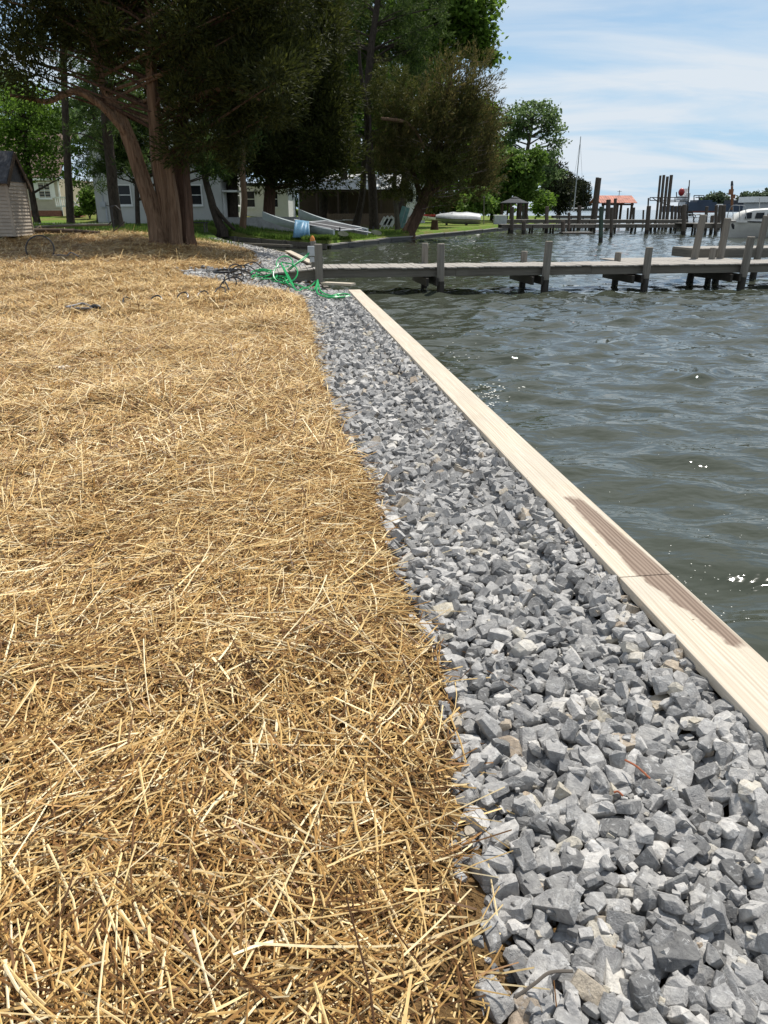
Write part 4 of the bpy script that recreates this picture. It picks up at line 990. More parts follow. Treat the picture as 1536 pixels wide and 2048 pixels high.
_, cn2 = crown(t, M['cedargreen'], [B(850, 335, 60, 36, Yh - 1.2, 1.6), B(800, 380, 40, 24, Yh - .5, 1.4), B(860, 230, 50, 50, Yh - 1.5, 1.2), B(810, 200, 40, 50, Yh - .5, 1.4), B(785, 290, 46, 60, Yh + .5, 1.6), B(770, 190, 40, 60, Yh + 1, 1.6), B(900, 330, 50, 40, Yh - 1.4, 1.2), B(930, 220, 40, 60, Yh - .8, 1.2)], 620, 40, .5, .30, .045, 'pine', 'green_bough')
broad('young_tree', 'thin crooked trunk between the folded chairs and the leaning cedar', (796, 461), [(796, 462), (793, 420), (789, 370), (792, 310), (785, 250)], [6, 5, 4, 3, 2], [(780, 300, 40, 40, 0, 1.6), (800, 250, 36, 36, 0, 1.6)], 90, 'feather', None, 30, .4, (.22, .06), 24, 'twig', 'feather', .06)
broad('maple_bush', 'low bright green maple sapling beside the silver covered boat', (958, 440), [(958, 442), (956, 425), (955, 400), (958, 380)], [2.5, 2, 1.5, 1], [(958, 395, 24, 18, 0, 2), (940, 412, 18, 14, 0, 1.6), (975, 410, 14, 16, 0, 1.6)], 110, 'maple', 88, 24, .6, (.34, .28), 14, 'twig', 'leaf', .05)
broad('cottonwood_tree', 'open crowned tall tree with sky between its upright branches', (1050, 437), [(1050, 438), (1048, 380), (1052, 320), (1062, 260), (1070, 210)], [6, 5, 4, 3, 1.5],
      [(1032, 240, 24, 30, 0, 3), (1085, 228, 30, 24, 0, 3), (1105, 262, 22, 22, 0, 2.6), (1055, 215, 16, 16, 0, 2), (1020, 290, 18, 30, 0, 2.4), (1100, 312, 24, 14, 0, 2.4), (1080, 350, 28, 20, 0, 2.6), (1108, 350, 16, 16, 0, 2), (1048, 262, 16, 18, 0, 2), (1010, 240, 12, 20, 0, 2), (1120, 290, 10, 10, 0, 1.4)], 250, 'cotton', 108, 20, .75, (.42, .32), 110, 'twig', 'leaf', .13, .2)
broad('maple_tree', 'yellow green maple glowing in sun above the gazebo', (1040, 436), [(1040, 437), (1038, 410), (1036, 370), (1040, 320)], [4, 3.5, 3, 1.5],
      [(1035, 330, 30, 26, 0, 3), (1058, 355, 20, 22, 0, 2.4), (1020, 365, 26, 24, 0, 3), (1050, 388, 30, 12, 0, 2.4), (1010, 320, 14, 26, 0, 2), (1070, 320, 16, 22, 0, 2), (1000, 390, 20, 18, 0, 2.4)], 420, 'maple', 98, 24, .75, (.42, .34), 24, 'twig', 'leaf', .08)
broad('evergreen_tree', 'dark rounded evergreen near the point beside the sailboat mast', (1117, 425), [(1117, 428), (1117, 400), (1116, 350)], [3, 2.5, 1.5],
      [(1116, 380, 22, 34, 0, 3.6), (1100, 395, 16, 22, 0, 3), (1128, 400, 12, 20, 0, 2.6), (1110, 345, 14, 14, 0, 2.4)], 300, 'darkev', 150, 30, .9, (.55, .28), 20, 'pinebark', 'cedar', .1)
broad('evergreen_tree', 'last dark evergreen out on the tip of the point', (1160, 424), [(1158, 426), (1158, 405), (1158, 372)], [2, 1.8, 1],
      [(1158, 388, 13, 22, 0, 3), (1162, 404, 10, 12, 0, 2.4), (1152, 372, 8, 8, 0, 1.6)], 160, 'darkev', 168, 30, .8, (.55, .28), 12, 'pinebark', 'cedar', .1)
broad('broadleaf_tree', 'deep green tree behind the feathery cedar and gazebo', (985, 437), [(985, 438), (985, 380), (990, 300)], [5, 4, 2],
      [(990, 360, 34, 50, 0, 3.5), (950, 350, 40, 50, 0, 3.5), (1000, 410, 26, 22, 0, 2.6), (1085, 405, 20, 20, 6, 3), (870, 408, 40, 26, 0, 3), (925, 412, 36, 24, 0, 3), (1004, 320, 14, 40, 0, 3), (960, 260, 40, 60, 0, 3.5)], 820, 'oak', 112, 28, .85, (.5, .38), 24)
broad('background_tree', 'dense shaded tree filling the gap behind the white metal roof', (720, 425), [(720, 427), (718, 350), (715, 250), (712, 150)], [8, 7, 5, 3],
      [(700, 300, 80, 50, 0, 4), (620, 250, 80, 70, 0, 4), (780, 300, 60, 60, 0, 4), (560, 300, 60, 60, 0, 4), (720, 180, 90, 80, 0, 4), (840, 340, 50, 50, 0, 4), (900, 340, 60, 60, 0, 4), (850, 200, 60, 80, 0, 4), (640, 120, 80, 80, 0, 4)], 700, 'oak', 96, 28, 1.1, (.62, .5), 40)
broad('background_tree', 'tall shaded tree behind the white house roof', (330, 420), [(330, 428), (330, 300), (325, 180), (320, 60)], [8, 7, 6, 3],
      [(330, 140, 90, 70, 0, 4), (240, 160, 70, 70, 0, 4), (420, 170, 80, 80, 0, 4), (160, 230, 50, 60, 0, 3), (300, 30, 110, 80, 0, 4), (500, 130, 70, 90, 0, 4), (450, 20, 100, 80, 0, 4)], 480, 'pine', 92, 28, 1.1, (.6, .3), 40, 'pinebark')
broad('background_tree', 'leafy tree showing pale sky gaps above the beige house', (30, 420), [(30, 428), (40, 330), (60, 250)], [6, 5, 3],
      [(50, 240, 60, 40, 0, 4), (130, 250, 40, 40, 0, 3), (-20, 280, 50, 50, 0, 4), (0, 170, 60, 40, 0, 4)], 200, 'cotton', 85, 24, 1.0, (.5, .4), 30, 'pinebark')
broad('background_tree', 'tall tree added behind the board fence to shade it', (690, 437), [(690, 439), (688, 350), (684, 220), (680, 60), (680, -60)], [8, 7, 6, 5, 3],
      [(690, 60, 100, 80, 0, 4.5), (600, -20, 110, 90, 1, 4.5), (760, -40, 110, 80, 1, 4.5), (690, -140, 150, 80, 1, 5), (640, 180, 70, 60, 1, 3.5), (760, 190, 60, 60, 1, 3.5)], 420, 'oak', 82, 26, 1.1, (.6, .5), 40)  # tree put in between sun and fence for its shade
# distant trees across the harbour
M['far'] = foliage('distant_leaves', (.05, .075, .045), (.085, .12, .065), (.13, .17, .09), .3)
for (bx, by, bls, lb) in ((1432, 412, [(1420, 396, 12, 10), (1436, 392, 12, 8), (1447, 400, 10, 8)], 'small hazy tree across the harbour left of the orange mast'),
                          (1500, 412, [(1490, 393, 9, 9), (1503, 396, 12, 8), (1515, 390, 7, 7)], 'hazy tree across the harbour right of the orange mast'),
                          (1545, 412, [(1533, 392, 8, 8), (1545, 388, 10, 10)], 'hazy tree at the right edge behind the white roofed building')):
    broad('distant_tree', lb, (bx, by), [(bx, by + 6), (bx, by - 10)], [1.2, .8], [(a, b, c, d, 0, 6) for a, b, c, d in bls], 120, 'far', 420, 24, 1.6, (1.6, 1.2), 8, 'twig')
for o_ in [q for q in bpy.data.objects if q.name.startswith('distant_tree')]: o_.location.z = WATER
# shrubs by the beige houses
def shrub(label, px_, py_, rx, ry, Y, mat, n):
    q = P(px_, py_ + ry, Y); q.z = float(land(q.x, q.y)); t = thing('shrub', label, 'shrub', q)
    mb = MB()
    for k in range(6): mb.tube([q, q + Vector((random.gauss(0, .3), random.gauss(0, .2), ry * scl(py_, Y) * 1.2))], [.04, .015], 5, False)
    mb.build('stem', M['twig'], t); c = P(px_, py_, Y)
    crown(t, M[mat], [(c, (rx * scl(py_, Y), rx * scl(py_, Y), ry * scl(py_, Y)))], n, 24, .35, .2, .15, 'leaf', 'foliage')
shrub('green shrub growing against the small beige garage', 178, 400, 16, 24, 60, 'maple', 90)
shrub('leafy bush filling the gap right of the white wing', 580, 408, 14, 32, 72, 'oak', 90)
shrub('low round bush at the foot of the garage wall', 155, 424, 10, 8, 62, 'oak', 40)
# grass blades along the inlet edge
n = 26000; gyv = 43 + 17 * tr.random(n) ** 1.5; lo = np.where(gyv < 50, np.interp(gyv, [43, 50], [-3.1, -11.4]), -13); gxv = lo + (shore_x(gyv) - lo) * tr.random(n)
C = np.stack([gxv, gyv, land(gxv, gyv) - .02], -1); D = unit(np.stack([tr.normal(0, .35, n), tr.normal(0, .35, n), np.ones(n)], -1))
V, Fq = leaf_mesh('g', C, D, .27, .035)
n = 5000; gyv = tr.uniform(34, 48, n); gxv = wall_x(gyv) - .6 - 11 * tr.random(n); C = np.stack([gxv, gyv, land(gxv, gyv) - .02], -1)
V2, F2 = leaf_mesh('g', C, unit(np.stack([tr.normal(0, .35, n), tr.normal(0, .35, n), np.ones(n)], -1)), .2, .03)
o = link_mesh('grass', np_mesh('grass', np.concatenate([V, V2]), np.concatenate([Fq, F2 + len(V)])), M['blade']); tag(o, 'uncut green grass along the old bulkhead and lawn', 'grass', kind='stuff')

# ================================================================== BUILDINGS
def siding(name, c, lap=.11):
    return plain(name, c, .6, 0, .10, 2.0)
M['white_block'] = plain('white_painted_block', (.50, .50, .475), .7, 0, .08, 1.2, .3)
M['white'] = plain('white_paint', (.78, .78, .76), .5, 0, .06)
M['beige'] = plain('beige_vinyl', (.50, .44, .34), .55, 0, .08)
M['shedside'] = plain('tan_siding', (.36, .31, .25), .65, 0, .15)
M['shingle'] = plain('dark_shingles', (.055, .058, .065), .9, 0, .4, 9, .6)
M['brownroof'] = plain('brown_shingles', (.16, .11, .085), .9, 0, .3, 8, .5)
M['redroof'] = plain('red_brown_shingles', (.22, .085, .06), .9, 0, .3, 8, .5)
M['brick'] = plain('foundation_brick', (.28, .12, .075), .85, 0, .35, 14, .4)
M['metalroof'] = plain('white_metal_roof', (.75, .76, .77), .35, .2, .06)
M['darkwood'] = wood('dark_stained_wood', (.045, .032, .022), (.12, .085, .06), 'z')
M['fencewood'] = wood('brown_fence', (.10, .068, .045), (.23, .165, .11), 'z')
def glass_mat():
    s = NB('window_glass'); s.color((.010, .011, .012)); s.rough(.12); s.b.inputs['Specular IOR Level'].default_value = .25; return s.m
M['glass'] = glass_mat()
class Wall:                                            # a vertical wall plane through two ground points; u along, z up, o outwards
    def __init__(s, a, b):
        s.a = Vector((a[0], a[1], 0)); d = Vector((b[0] - a[0], b[1] - a[1], 0)); s.L = d.length; s.d = d / s.L; s.n = Vector((s.d.y, -s.d.x, 0))
    def p(s, u, z, o=0): q = s.a + s.d * u + s.n * o; return Vector((q.x, q.y, z))
    def slab(s, mb, u0, u1, z0, z1, o0, o1):
        return mb.hexa([s.p(u0, z0, o1), s.p(u1, z0, o1), s.p(u1, z0, o0), s.p(u0, z0, o0)], [s.p(u0, z1, o1), s.p(u1, z1, o1), s.p(u1, z1, o0), s.p(u0, z1, o0)])
    def courses(s, root, u0, u1, z0, z1, lap, mat, name='siding_board', slope=None):
        z = z0; k = 0
        while z < z1 - .01:
            zt = min(z + lap, z1); a_, b_ = u0, u1
            if slope:
                a_, b_ = slope((z + zt) / 2)
                if b_ - a_ < .1: break
            mb = MB(); mb.hexa([s.p(a_, z, .04), s.p(b_, z, .04), s.p(b_, z, -.02), s.p(a_, z, -.02)], [s.p(a_, zt, .004), s.p(b_, zt, .004), s.p(b_, zt, -.02), s.p(a_, zt, -.02)])
            mb.build(name, mat, root); z = zt; k += 1
    def window(s, root, u, z, w_, h_, panes=(1, 2), frame='white', shutters=None, tw=.07):
        f = MB()
        for a_, b_, c_, d_ in ((u - w_ / 2 - tw, u + w_ / 2 + tw, z + h_, z + h_ + tw), (u - w_ / 2 - tw, u + w_ / 2 + tw, z - tw, z), (u - w_ / 2 - tw, u - w_ / 2, z, z + h_), (u + w_ / 2, u + w_ / 2 + tw, z, z + h_)):
            s.slab(f, a_, b_, c_, d_, .0, .06)
        for k in range(1, panes[1]): zz = z + h_ * k / panes[1]; s.slab(f, u - w_ / 2, u + w_ / 2, zz - .025, zz + .025, .0, .05)
        for k in range(1, panes[0]): uu = u - w_ / 2 + w_ * k / panes[0]; s.slab(f, uu - .02, uu + .02, z, z + h_, .0, .045)
        fr_ = f.build('window', M[frame], root)
        for i in range(panes[0]):
            for j in range(panes[1]):
                g = MB(); s.slab(g, u - w_ / 2 + w_ * i / panes[0] + .02, u - w_ / 2 + w_ * (i + 1) / panes[0] - .02, z + h_ * j / panes[1] + .025, z + h_ * (j + 1) / panes[1] - .025, .006, .03)
                g.build('pane', M['glass'], fr_)
        sl = MB(); s.slab(sl, u - w_ / 2 - tw - .03, u + w_ / 2 + tw + .03, z - tw - .06, z - tw - .002, .0, .10); sl.build('sill', M[frame], fr_)
        if shutters:
            for sg in (-1, 1):
                sh = MB(); c_ = u + sg * (w_ / 2 + tw + .16); s.slab(sh, c_ - .15, c_ + .15, z - .04, z + h_ + .04, .0, .05); sh.build('shutter', M[shutters], root)
def gz(x, y): return float(land(x, y))

# white two-storey block house in the trees
YW = 54.0
a, b = P(197, 447, YW), P(447, 447, YW); z0 = gz(a.x, YW) - .1; z0 = P(320, 447, YW).z
house = thing('block_house', 'white painted block house behind the great cedar trunks', 'house', (a.x, YW, z0))
wl = Wall((a.x, YW), (b.x, YW)); Wd = wl.L; ze = P(320, 268, YW).z; za_ = P(320, 200, YW).z; DEP = 9.0
mb = MB(); mb.add([wl.p(0, z0 - .6), wl.p(Wd, z0 - .6), wl.p(Wd, ze), wl.p(Wd / 2, za_), wl.p(0, ze)] + [wl.p(0, z0 - .6, -DEP), wl.p(Wd, z0 - .6, -DEP), wl.p(Wd, ze, -DEP), wl.p(Wd / 2, za_, -DEP), wl.p(0, ze, -DEP)],
                  [(0, 1, 2, 3, 4), (9, 8, 7, 6, 5), (0, 5, 6, 1), (1, 6, 7, 2), (0, 4, 9, 5), (2, 7, 8, 3), (3, 8, 9, 4)])
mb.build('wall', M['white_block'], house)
for sg in (0, 1):
    e0 = (-.35, ze - .18) if sg == 0 else (Wd + .35, ze - .18)
    q = MB(); q.hexa([wl.p(e0[0], e0[1] + .02, .4), wl.p(Wd / 2, za_ + .02, .4), wl.p(Wd / 2, za_ + .02, -DEP - .3), wl.p(e0[0], e0[1] + .02, -DEP - .3)], [wl.p(e0[0], e0[1] + .18, .4), wl.p(Wd / 2, za_ + .2, .4), wl.p(Wd / 2, za_ + .2, -DEP - .3), wl.p(e0[0], e0[1] + .18, -DEP - .3)]); q.build('roof', M['shingle'], house)
    q = MB(); q.beam(wl.p(e0[0], e0[1] + .0, .43), wl.p(Wd / 2, za_ + .04, .43), .04, .2); q.build('barge_board', M['white'], house)
def pxu(px_, Y=YW): return P(px_, 400, Y).x - a.x
sy_ = scl(390, YW)
wl.window(house, pxu(251), P(251, 409, YW).z, 23 * sy_, 35 * sy_); wl.window(house, pxu(392), P(392, 409, YW).z, 23 * sy_, 35 * sy_); wl.window(house, pxu(240), P(240, 312, YW).z, 23 * sy_, 33 * sy_); wl.window(house, pxu(392), P(392, 312, YW).z, 23 * sy_, 33 * sy_)
ws = Wall((b.x, YW), (b.x, YW + DEP)); ws.window(house, 3.0, P(251, 409, YW).z, .9, 1.3); ws.window(house, 6.0, P(251, 409, YW).z, .9, 1.3)
mb = MB(); ws.slab(mb, .3, 2.0, P(0, 384, YW).z, P(0, 380, YW).z, .0, 1.0); mb.build('door_hood', M['white'], house)
mb = MB(); ws.slab(mb, .5, 1.4, z0 + .1, z0 + 2.1, .0, .05); mb.build('door', M['white'], house)
for k in range(14):                                    # block courses as shallow ledges
    zz = z0 + .12 + k * .40
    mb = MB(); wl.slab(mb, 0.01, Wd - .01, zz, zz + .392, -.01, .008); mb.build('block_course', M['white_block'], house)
t = thing('electric_meter', 'grey meter box and conduit on the left corner of the white house', 'meter', wl.p(pxu(206), z0, .05))
mb = MB(); wl.slab(mb, pxu(201), pxu(211), P(0, 414, YW).z, P(0, 404, YW).z, .01, .22); mb.build('box', M['greybox'], t)
mb = MB(); wl.slab(mb, pxu(209), pxu(212), z0 - .2, P(0, 414, YW).z, .01, .10); wl.slab(mb, pxu(205), pxu(207), P(0, 404, YW).z, P(0, 310, YW).z, .01, .08); mb.build('conduit', M['greybox'], t)
# lower white wing to the right
YX = 66.0; c0, c1 = P(452, 440, YX), P(578, 440, YX); zb = c0.z; zt = P(0, 372, YX).z
t = thing('white_wing', 'bright white single storey wing right of the block house', 'house', (c0.x, YX, zb)); w2 = Wall((c0.x, YX), (c1.x, YX))
mb = MB(); w2.slab(mb, 0, w2.L, zb - .8, zt, -5, 0); mb.build('wall', M['white'], t)
mb = MB(); w2.slab(mb, -.3, w2.L + .3, zt + .002, zt + .22, -5.3, .35); mb.build('roof', M['shingle'], t)
for px_ in (462, 500, 546): w2.window(t, P(px_, 400, YX).x - c0.x, P(0, 414, YX).z, .8, 1.2)
t = thing('retaining_wall', 'low grey concrete wall along the lawn below the white wing', 'wall', P(455, 447, 56))
q0, q1 = P(452, 447, 52), P(640, 447, 57); w3 = Wall((q0.x, q0.y), (q1.x, q1.y)); L = w3.L; nb_ = 9; M['concrete'] = plain('grey_concrete', (.30, .30, .29), .85, 0, .2, 3, .3)
for k in range(nb_):
    mb = MB(); w3.slab(mb, L * k / nb_ + .006, L * (k + 1) / nb_ - .006, -.4, P(0, 434, 54).z, -.2, .0); mb.build('panel', M['concrete'], t)
# open shelter with a white metal roof
YR = 78.0; r0, r1 = P(582, 380, YR), P(812, 380, YR); zE = P(0, 379, YR).z; zR = P(0, 350, YR + 6).z
t = thing('open_shelter', 'open sided shelter with white metal roof in the trees', 'shelter', (r0.x, YR, gz(r0.x, YR)))
nr = 14
for k in range(nr):
    xa, xb = r0.x + (r1.x - r0.x) * k / nr, r0.x + (r1.x - r0.x) * (k + 1) / nr - .015
    mb = MB(); mb.hexa([(xa, YR, zE), (xb, YR, zE), (xb, YR + 6, zR), (xa, YR + 6, zR)], [(xa, YR, zE + .06), (xb, YR, zE + .06), (xb, YR + 6, zR + .06), (xa, YR + 6, zR + .06)]); mb.build('roof_panel', M['metalroof'], t)
for k in range(6):
    xx = r0.x + .3 + (r1.x - r0.x - .6) * k / 5; q = MB(); q.box((xx, YR + .3, (zE + gz(xx, YR)) / 2 - .05), (.16, .16, zE - gz(xx, YR) + .1)); q.build('post', M['darkwood'], t)
mb = MB(); mb.box(((r0.x + r1.x) / 2, YR + 6.3, (zR + 0) / 2 - .3), (r1.x - r0.x, .15, zR + .6)); mb.build('back_wall', M['darkwood'], t)
mb = MB(); mb.beam((r0.x, YR + .3, zE - .12), (r1.x, YR + .3, zE - .12), .12, .2); mb.build('eave_beam', M['darkwood'], t)
t = thing('white_cottage', 'white cottage wall glimpsed through the leaning cedar boughs', 'house', P(835, 440, 92)); w4 = Wall((P(806, 440, 92).x, 92), (P(850, 440, 92).x, 92)); zb = gz(4, 92)
mb = MB(); w4.slab(mb, 0, w4.L, zb - .3, P(0, 362, 92).z, -4, 0); mb.build('wall', M['white'], t); mb = MB(); w4.slab(mb, -.2, w4.L + .2, P(0, 362, 92).z + .002, P(0, 357, 92).z, -4.2, .3); mb.build('roof', M['shingle'], t); w4.window(t, w4.L * .7, P(0, 404, 92).z, .7, 1.3); w4.window(t, w4.L * .3, P(0, 404, 92).z, .7, 1.3)
# brown picket fence
f0, f1 = P(655, 440, 72), P(790, 440, 76); t = thing('picket_fence', 'brown board fence in shade beneath the white roof', 'fence', (f0.x, f0.y, gz(f0.x, f0.y)))
N_ = 46; pm = bevelled(MB().box((0, 0, .55), (.13, .025, 1.25)).mesh('picket'), .006)
for k in range(N_):
    q = f0.lerp(f1, k / (N_ - 1)); link_mesh('picket', pm, M['fencewood'], t, (q.x, q.y, gz(q.x, q.y) + random.uniform(-.02, .02)), (0, 0, math.atan2(f1.y - f0.y, f1.x - f0.x)))
for hz in (.3, .9): mb = MB(); mb.beam((f0.x, f0.y + .05, gz(f0.x, f0.y) + hz), (f1.x, f1.y + .05, gz(f1.x, f1.y) + hz), .05, .09); mb.build('rail', M['fencewood'], t)

# tan garden shed at the left edge
YS = 29.5; sq = P(30, 470, YS)
zS = sq.z - .05; zEv = P(20, 362, YS).z
shed = thing('garden_shed', 'tan sided garden shed with dark shingle roof at left edge', 'shed', (sq.x, YS, zS))
front = Wall((sq.x - 3.2, YS - .25), (sq.x, YS)); e = P(66, 467, YS + 1.7); side = Wall((sq.x, YS), (e.x - .02, YS + 1.75))
core = MB(); core.hexa([front.p(0, zS, -.03), front.p(front.L, zS, -.03), side.p(side.L, zS, -.03), front.p(0, zS, -2)], [front.p(0, zEv, -.03), front.p(front.L, zEv, -.03), side.p(side.L, zEv, -.03), front.p(0, zEv, -2)]); core.build('wall_core', M['shedside'], shed)
front.courses(shed, 0, front.L - .05, zS, zEv, .125, M['shedside']); side.courses(shed, .05, side.L - .05, zS, zEv + .0, .125, M['shedside'])
for wq, u in ((front, front.L - .005), (side, side.L - .02)):
    mb = MB(); q0 = wq.p(u, zS, .01); mb.box((q0.x, q0.y, (zS + zEv) / 2), (.09, .09, zEv - zS), .3); mb.build('corner_trim', M['shedside'], shed)
ap = side.p(side.L / 2, P(35, 312, YS + .9).z + .1, .12); apb = ap - side.n * 4.2
el = side.p(-.22, zEv - .10, .12); er = side.p(side.L + .22, zEv - .22, .12)
for q0 in (el, er):
    mb = MB(); up = Vector((0, 0, .07)); q1 = q0 - side.n * 4.2
    mb.hexa([q0, ap, apb, q1], [q0 + up, ap + up, apb + up, q1 + up]); mb.build('roof', M['shingle'], shed)
    mb = MB(); off = side.n * .03; mb.beam(q0 + off - up, ap + off - up * .6, .03, .16); mb.build('barge_board', M['darkwood'], shed)
gq = MB(); gq.add([side.p(0, zEv + .003, .02), side.p(side.L, zEv + .003, .02), side.p(side.L / 2, ap.z - .06, .02), side.p(0, zEv + .003, -.05), side.p(side.L, zEv + .003, -.05), side.p(side.L / 2, ap.z - .06, -.05)], [(0, 1, 2), (5, 4, 3), (0, 3, 4, 1), (1, 4, 5, 2), (2, 5, 3, 0)]); gq.build('gable', M['shingle'], shed)

# beige house with porch steps
YB = 64.0; h0, h1 = P(52, 432, YB), P(127, 432, YB); zB = h0.z; zEv = P(0, 357, YB).z; wb = Wall((h0.x - 4, YB), (h1.x, YB))
bh = thing('beige_house', 'beige sided house with white shuttered window and porch steps', 'house', (h0.x, YB, zB)); SB = scl(400, YB)
mb = MB(); wb.slab(mb, 0, wb.L, zB - .3, zEv, -7, -.03); mb.build('wall_core', M['beige'], bh)
mb = MB(); wb.slab(mb, .0, wb.L, zB - .3, P(0, 421, YB).z, -.03, .05); mb.build('foundation', M['brick'], bh)
wb.courses(bh, 0, wb.L - .1, P(0, 421, YB).z, zEv, .17, M['beige'])
mb = MB(); wb.slab(mb, wb.L - .1, wb.L + .02, zB, zEv, -.03, .05); mb.build('corner_trim', M['white'], bh)
mb = MB(); mb.hexa([wb.p(-.3, zEv, .4), wb.p(wb.L + .3, zEv, .4), wb.p(wb.L + .3, zEv + 3.4, -3.6), wb.p(-.3, zEv + 3.4, -3.6)], [wb.p(-.3, zEv + .12, .4), wb.p(wb.L + .3, zEv + .12, .4), wb.p(wb.L + .3, zEv + 3.52, -3.6), wb.p(-.3, zEv + 3.52, -3.6)]); mb.build('roof', M['brownroof'], bh)
mb = MB(); wb.slab(mb, -.3, wb.L + .3, zEv - .14, zEv - .002, .36, .42); mb.build('fascia', M['white'], bh)
ub = P(92, 400, YB).x - wb.a.x; wb.window(bh, ub, P(0, 395, YB).z, 22 * SB, 26 * SB, (2, 2), 'white', 'white', .09)
po = MB(); up0, up1 = P(66, 0, YB).x - wb.a.x, P(98, 0, YB).x - wb.a.x
wb.slab(po, up0, up1, P(0, 414, YB).z, P(0, 411, YB).z, .05, 1.6); po.build('porch_deck', M['white'], bh)
for k in range(9):
    u_ = up0 + (up1 - up0) * k / 8; q = MB(); wb.slab(q, u_ - .03, u_ + .03, P(0, 411, YB).z, P(0, 396, YB).z, 1.5, 1.56); q.build('baluster', M['white'], bh)
q = MB(); wb.slab(q, up0, up1, P(0, 396, YB).z, P(0, 394, YB).z, 1.48, 1.58); q.build('hand_rail', M['white'], bh)
ur = P(114, 0, YB).x - wb.a.x
for o_ in (.4, 1.55):
    q = MB(); q.beam(wb.p(up1, P(0, 395, YB).z, o_), wb.p(ur, P(0, 414, YB).z, o_), .06, .08); q.build('stair_rail', M['white'], bh)
    for k in range(5):
        t_ = (k + .5) / 5; u_ = up1 + (ur - up1) * t_; q = MB(); zt_ = P(0, 395 + 19 * t_, YB).z; wb.slab(q, u_ - .025, u_ + .025, zt_ - .85, zt_, o_ - .02, o_ + .02); q.build('baluster', M['white'], bh)
for k in range(4):
    u_ = up1 + (ur - up1) * k / 4; q = MB(); zt_ = P(0, 413 + 18 * k / 4, YB).z; wb.slab(q, u_, u_ + (ur - up1) / 4, zB - .2, zt_, .3, 1.6); q.build('step', M['brick'], bh)
# small beige garage behind
YB2 = 70.0; h0, h1 = P(141, 428, YB2), P(196, 428, YB2); zB = h0.z; zEv = P(0, 378, YB2).z; wg = Wall((h0.x, YB2), (h1.x, YB2)); zA = P(0, 364, YB2).z
t = thing('beige_garage', 'small beige gabled garage with red brown roof', 'garage', (h0.x, YB2, zB))
mb = MB(); uA = P(160, 0, YB2).x - h0.x
mb.add([wg.p(0, zB - .3), wg.p(wg.L, zB - .3), wg.p(wg.L, zEv - .1), wg.p(uA, zA), wg.p(0, zEv)] + [wg.p(0, zB - .3, -6), wg.p(wg.L, zB - .3, -6), wg.p(wg.L, zEv - .1, -6), wg.p(uA, zA, -6), wg.p(0, zEv, -6)], [(0, 1, 2, 3, 4), (9, 8, 7, 6, 5), (0, 5, 6, 1), (1, 6, 7, 2), (0, 4, 9, 5), (2, 7, 8, 3), (3, 8, 9, 4)]); mb.build('wall', M['beige'], t)
for e0 in ((-.25, zEv - .05), (wg.L + .1, zEv - .2)):
    mb = MB(); mb.hexa([wg.p(e0[0], e0[1] + .03, .3), wg.p(uA, zA + .03, .3), wg.p(uA, zA + .03, -6), wg.p(e0[0], e0[1] + .03, -6)], [wg.p(e0[0], e0[1] + .2, .3), wg.p(uA, zA + .2, .3), wg.p(uA, zA + .2, -6), wg.p(e0[0], e0[1] + .2, -6)]); mb.build('roof', M['redroof'], t)
    mb = MB(); mb.beam(wg.p(e0[0], e0[1] - .05, .32), wg.p(uA, zA - .02, .32), .04, .18); mb.build('barge_board', M['white'], t)
mb = MB(); wg.slab(mb, uA - .2, uA + .2, zA - .9, zA - .45, .0, .04); mb.build('gable_vent', M['white'], t)
# drive, logs and a standpipe at the lawn edge
v0, v1 = P(70, 440, 50), P(210, 440, 50)
mb = MB(); xs = np.linspace(v0.x - 6, v1.x + 1, 20)
for i in range(19): mb.add([(xs[i], 50 + .0, gz(xs[i], 50) + .04), (xs[i + 1], 50, gz(xs[i + 1], 50) + .04), (xs[i + 1], 53, gz(xs[i + 1], 53) + .045), (xs[i], 53, gz(xs[i], 53) + .045)], [(0, 1, 2, 3)])
o = mb.build('driveway', M['concrete']); tag(o, 'grey drive crossing the lawn before the beige houses', 'driveway', kind='structure')
for (x0, y0, x1, y1, YY, r_, lb) in ((66, 462, 200, 466, 31.5, .11, 'dark fallen log lying beside the shed wall'), (70, 455, 222, 449, 35, .07, 'long pale pole resting on the log pile behind the shed'), (75, 468, 150, 460, 31.8, .09, 'short dark log half under the shed shadow')):
    q0, q1 = P(x0, y0, YY), P(x1, y1, YY + .8); mb = MB(); mb.tube(spline([q0, q0.lerp(q1, .4) + Vector((0, .1, .03)), q1], 5), [r_ * (1 - .03 * i) for i in range(11)], 9, True, False, lambda i, t: 1 + .06 * math.sin(3 * t + i)); tag(mb.build('log', M['darkwood'] if r_ != .07 else M['beam'], None, True), lb, 'log')
q = T(229, 466); t = thing('standpipe', 'dark iron standpipe with handle in front of the thick pine', 'standpipe', q)
mb = MB(); mb.cyl(q - Vector((0, 0, .2)), q + Vector((0, 0, .95)), .035, .03, 8); mb.build('pipe', M['black'], t, True)
mb = MB(); mb.tube([q + Vector((0, 0, .95)), q + Vector((.02, 0, 1.05)), q + Vector((.2, 0, 1.08)), q + Vector((.38, 0, .9))], .025, 6); mb.beam(q + Vector((-.22, 0, 1.1)), q + Vector((.12, 0, 1.02)), .03, .03); mb.build('spout', M['black'], t)
mb = MB(); mb.beam(q + Vector((.05, 0, .1)), q + Vector((.5, 0, .45)), .05, .05); mb.beam(q + Vector((-.25, 0, .3)), q + Vector((.05, 0, .55)), .04, .04); mb.build('brace', M['black'], t)
